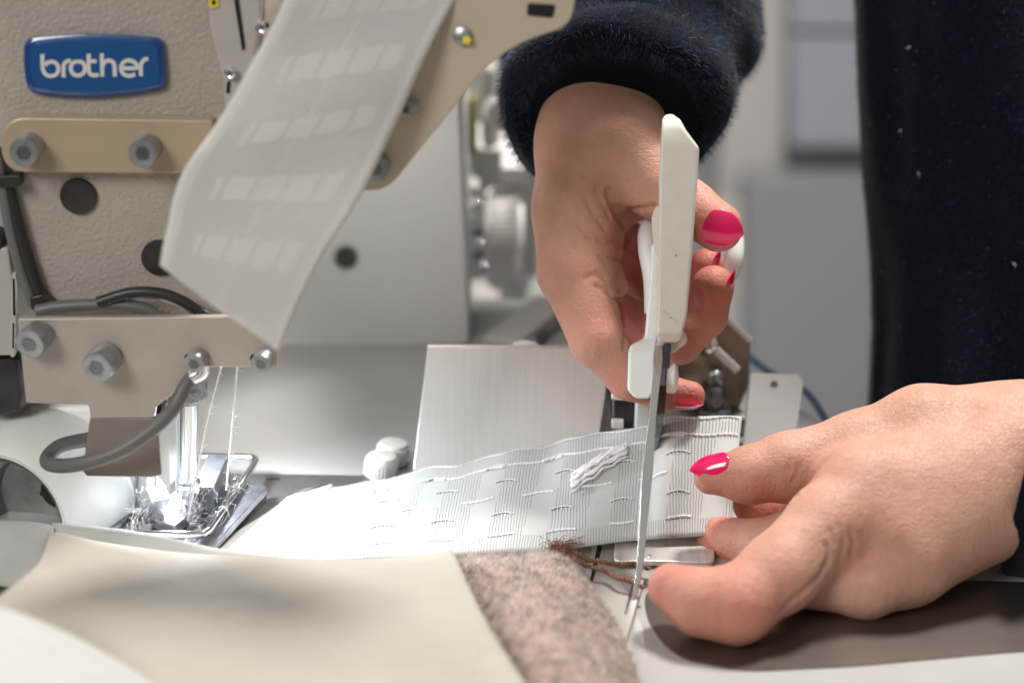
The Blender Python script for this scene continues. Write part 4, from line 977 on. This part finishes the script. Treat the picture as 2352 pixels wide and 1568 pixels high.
jm.add(tv)
cuff_c = [(1405, 276, 85.6, 196, 146, 2.6, .02), (1400, 282, 85.3, 216, 178, 2.9, .02), (1402, 268, 85.4, 246, 200, 3.2, .03), (1408, 236, 85.9, 268, 196, 3.4, .03), (1416, 188, 86.8, 272, 170, 3.3, .03), (1428, 140, 87.8, 256, 132, 3.0, .03), (1440, 112, 88.6, 278, 158, 3.3, .03), (1446, 80, 89.4, 301, 190, 3.9, .03), (1450, 0, 91.5, 292, 204, 4.2, .03), (1452, -100, 94, 286, 210, 4.4, .03), (1460, -220, 97, 300, 220, 4.6, .02), (1500, -450, 102, 320, 240, 4.8, .02)]
slv = loft([ell(*c[:6], jag=c[6], sd=i*.4) for i, c in enumerate(cuff_c)], cap=False)
inner = loft([ell(1405, 276, 85.6, 196, 146, 2.6, jag=.02), ell(1415, 200, 87.2, 180, 130, 2.4, jag=.03), ell(1425, 60, 91, 170, 120, 2.4), ell(1430, -60, 94, 90, 60, 2)], cap=True)
jm.add(slv)
def cring(ut, ub, rv, d, vc=1085, dr=4.6): return [W((ut+ub)/2-(ub-ut)/2*-math.sin(a), vc+rv*math.sin(a), d+dr*math.cos(a)) for a in (2*PI*k/40 for k in range(40))]
low = loft([cring(2418, 2318, 196, 80.4, 1082, 4.0), cring(2404, 2300, 215, 80.4, 1085, 4.4), cring(2410, 2304, 238, 80.8, 1085, 4.8), cring(2440, 2350, 255, 81.2, 1090, 5.0), cring(2600, 2560, 280, 84, 1090, 5.0), cring(2800, 2800, 300, 90, 1090, 5.2)], cap=False)
jm.add(low)
ju = jm.build('jumper', 'fleece', person)
mk('sleeve_lining', *inner, 'fleece', ju)
fibres('fleece_pile', *slv, 85000, .42, 'fleece_f', ju, lean=(.1, -.1, -.5), outward=tuple(W(1440, 120, 89)))
fibres('torso_pile', *tv, 60000, .26, 'navy_f2', ju, lean=(0, -.1, -.7), flt=lambda p, n: (p[:, 1] < 30), outward=tuple(W(2445, 500, 103)))
fibres('cuff_pile', *low, 9000, .28, 'navy_f2', ju, lean=(-.2, 0, -.2), outward=tuple(W(2500, 1095, 83)))
fibres('fleece_sparkle', *tv, 2600, .12, 'lint', ju, lean=(0, -.1, -.7), wid=.010, flt=lambda p, n: (p[:, 1] < 30), outward=tuple(W(2445, 500, 103)))
# lint specks on the torso
tvv = np.array([tuple(p) for p in tv[0]])
for (u, v) in ((2086, 108), (2068, 300), (2112, 402), (2330, 610)):
    r_ = ray(u, v); best = None
    for f_ in tv[1]:
        if len(f_) != 4: continue
        pc_ = sum((tv[0][i_] for i_ in f_), Vector())/4; d_ = (pc_-CAM).dot(FW); e_ = ((CAM+r_*d_)-pc_).length
        if d_ < 97 and (best is None or e_ < best[0]): best = (e_, d_)
    c = W(u, v, best[1]-.35)
    mk('lint_speck', *tube([c+Vector((random.gauss(0, .06), random.gauss(0, .02), random.gauss(0, .08))) for _ in range(5)], .014, 4, smooth=3), 'lint', ju)

# ================================================================= FOREGROUND CLOTH
def cloth_grid(cols, m, name, label=None, cat=None, parent=None, amp=.12, solid=.12, seed=0):
    """cols: list of columns, each a list of (u, v, d) from the far edge to the near edge"""
    C2 = [spline([W(*p) for p in c], 8) for c in cols]; R = len(C2[0]); full = []
    for j in range(R): full.append(spline([c[j] for c in C2], 8))
    nn = len(full[0]); V2 = []
    for j in range(R):
        for i in range(nn):
            V2.append(full[j][i]+Vector((0, 0, amp*math.sin(i*.16+j*.11+seed)+amp*.5*math.sin(i*.31-j*.23+seed))))
    F2 = [(j*nn+i, j*nn+i+1, (j+1)*nn+i+1, (j+1)*nn+i) for j in range(R-1) for i in range(nn-1)]
    o_ = mk(name, V2, F2, m, parent, solid=solid)
    if label: tag(o_, label, cat)
    return o_, V2, F2
ck, _, _ = cloth_grid([
 [(92, 1340, 81), (112, 1228, 77), (84, 1300, 72.5), (-60, 1430, 68), (-160, 1640, 64), (-160, 1900, 58)],
 [(130, 1340, 81), (150, 1232, 76.8), (130, 1306, 72.2), (100, 1430, 67.6), (40, 1640, 64), (40, 1900, 58)],
 [(260, 1330, 80), (260, 1243, 76.5), (250, 1320, 71.5), (240, 1440, 67), (220, 1640, 63), (220, 1900, 58)],
 [(500, 1350, 79), (500, 1275, 76), (480, 1340, 71.5), (460, 1440, 67.5), (440, 1640, 63), (420, 1900, 58)],
 [(760, 1350, 78.5), (760, 1292, 76), (760, 1350, 72), (760, 1450, 68), (760, 1640, 63), (740, 1900, 58)],
 [(940, 1350, 78), (940, 1282, 76), (960, 1350, 72), (1000, 1450, 68), (1060, 1640, 64), (1120, 1900, 59)],
 [(1030, 1340, 78), (1036, 1268, 76), (1076, 1340, 72.5), (1128, 1440, 69), (1232, 1620, 65), (1350, 1900, 60)]], 'cloth', 'curtain_fabric', 'smooth cream curtain fabric draped across the near left corner', 'fabric', seed=1)
cloth_grid([
 [(-160, 1330, 83), (-160, 1200, 78.5), (-160, 1235, 76.8), (-160, 1330, 76)],
 [(-20, 1330, 83), (-20, 1203, 78.5), (-20, 1240, 76.8), (-20, 1340, 76)],
 [(80, 1330, 83), (80, 1206, 78.6), (80, 1240, 77), (80, 1350, 76)],
 [(124, 1330, 83), (124, 1209, 78.6), (124, 1240, 77.2), (124, 1350, 76)]], 'lining', 'lining', parent=ck, amp=.05)
cloth_grid([
 [(-200, 1420, 66), (-200, 1372, 64), (-200, 1460, 60), (-200, 1700, 55)],
 [(-40, 1440, 66), (-40, 1392, 64), (-60, 1480, 60), (-60, 1700, 55)],
 [(110, 1500, 66), (120, 1440, 64), (90, 1530, 60), (90, 1700, 55)],
 [(240, 1580, 66), (270, 1515, 64), (230, 1600, 60), (220, 1740, 55)],
 [(400, 1680, 66), (420, 1620, 64), (380, 1700, 60), (380, 1800, 55)]], 'lining', 'lining_fold', parent=ck, amp=.05)
cloth_grid([
 [(110, 1340, 83), (118, 1209, 78.6), (128, 1236, 77.6), (140, 1300, 77.4)],
 [(300, 1340, 82), (300, 1226, 78), (300, 1254, 77), (300, 1300, 77)],
 [(500, 1340, 81), (500, 1264, 77.2), (500, 1284, 76.5), (500, 1310, 76.4)],
 [(640, 1340, 80.5), (640, 1280, 76.9), (640, 1290, 76.6), (640, 1310, 76.6)]], 'lining', 'lining', parent=ck, amp=.03)
wo, wv, wf = cloth_grid([
 [(1000, 1380, 80), (1010, 1290, 78), (1040, 1360, 74.5), (1090, 1460, 71), (1180, 1640, 66.5), (1240, 1900, 61)],
 [(1130, 1350, 80), (1130, 1272, 77.6), (1150, 1340, 74), (1190, 1460, 70), (1270, 1640, 66), (1350, 1900, 60)],
 [(1230, 1350, 80), (1230, 1276, 77.6), (1250, 1350, 74), (1290, 1460, 70), (1360, 1640, 66), (1440, 1900, 60)],
 [(1300, 1370, 80), (1290, 1296, 78), (1330, 1370, 75), (1390, 1470, 71.5), (1440, 1640, 67), (1520, 1900, 61)],
 [(1380, 1420, 80), (1330, 1330, 79), (1388, 1400, 76), (1440, 1490, 73), (1494, 1640, 68.5), (1580, 1900, 62)]], 'wool', 'wool_fabric', 'fuzzy pinkish brown wool fabric under the cream cloth corner', 'fabric', amp=.15, seed=3)
fibres('wool_nap', wv, wf, 30000, .30, 'wool_f1', wo, lean=(.6, -.2, .8), wid=.028, jit=.7, outward=tuple(W(1300, 1900, 80)))
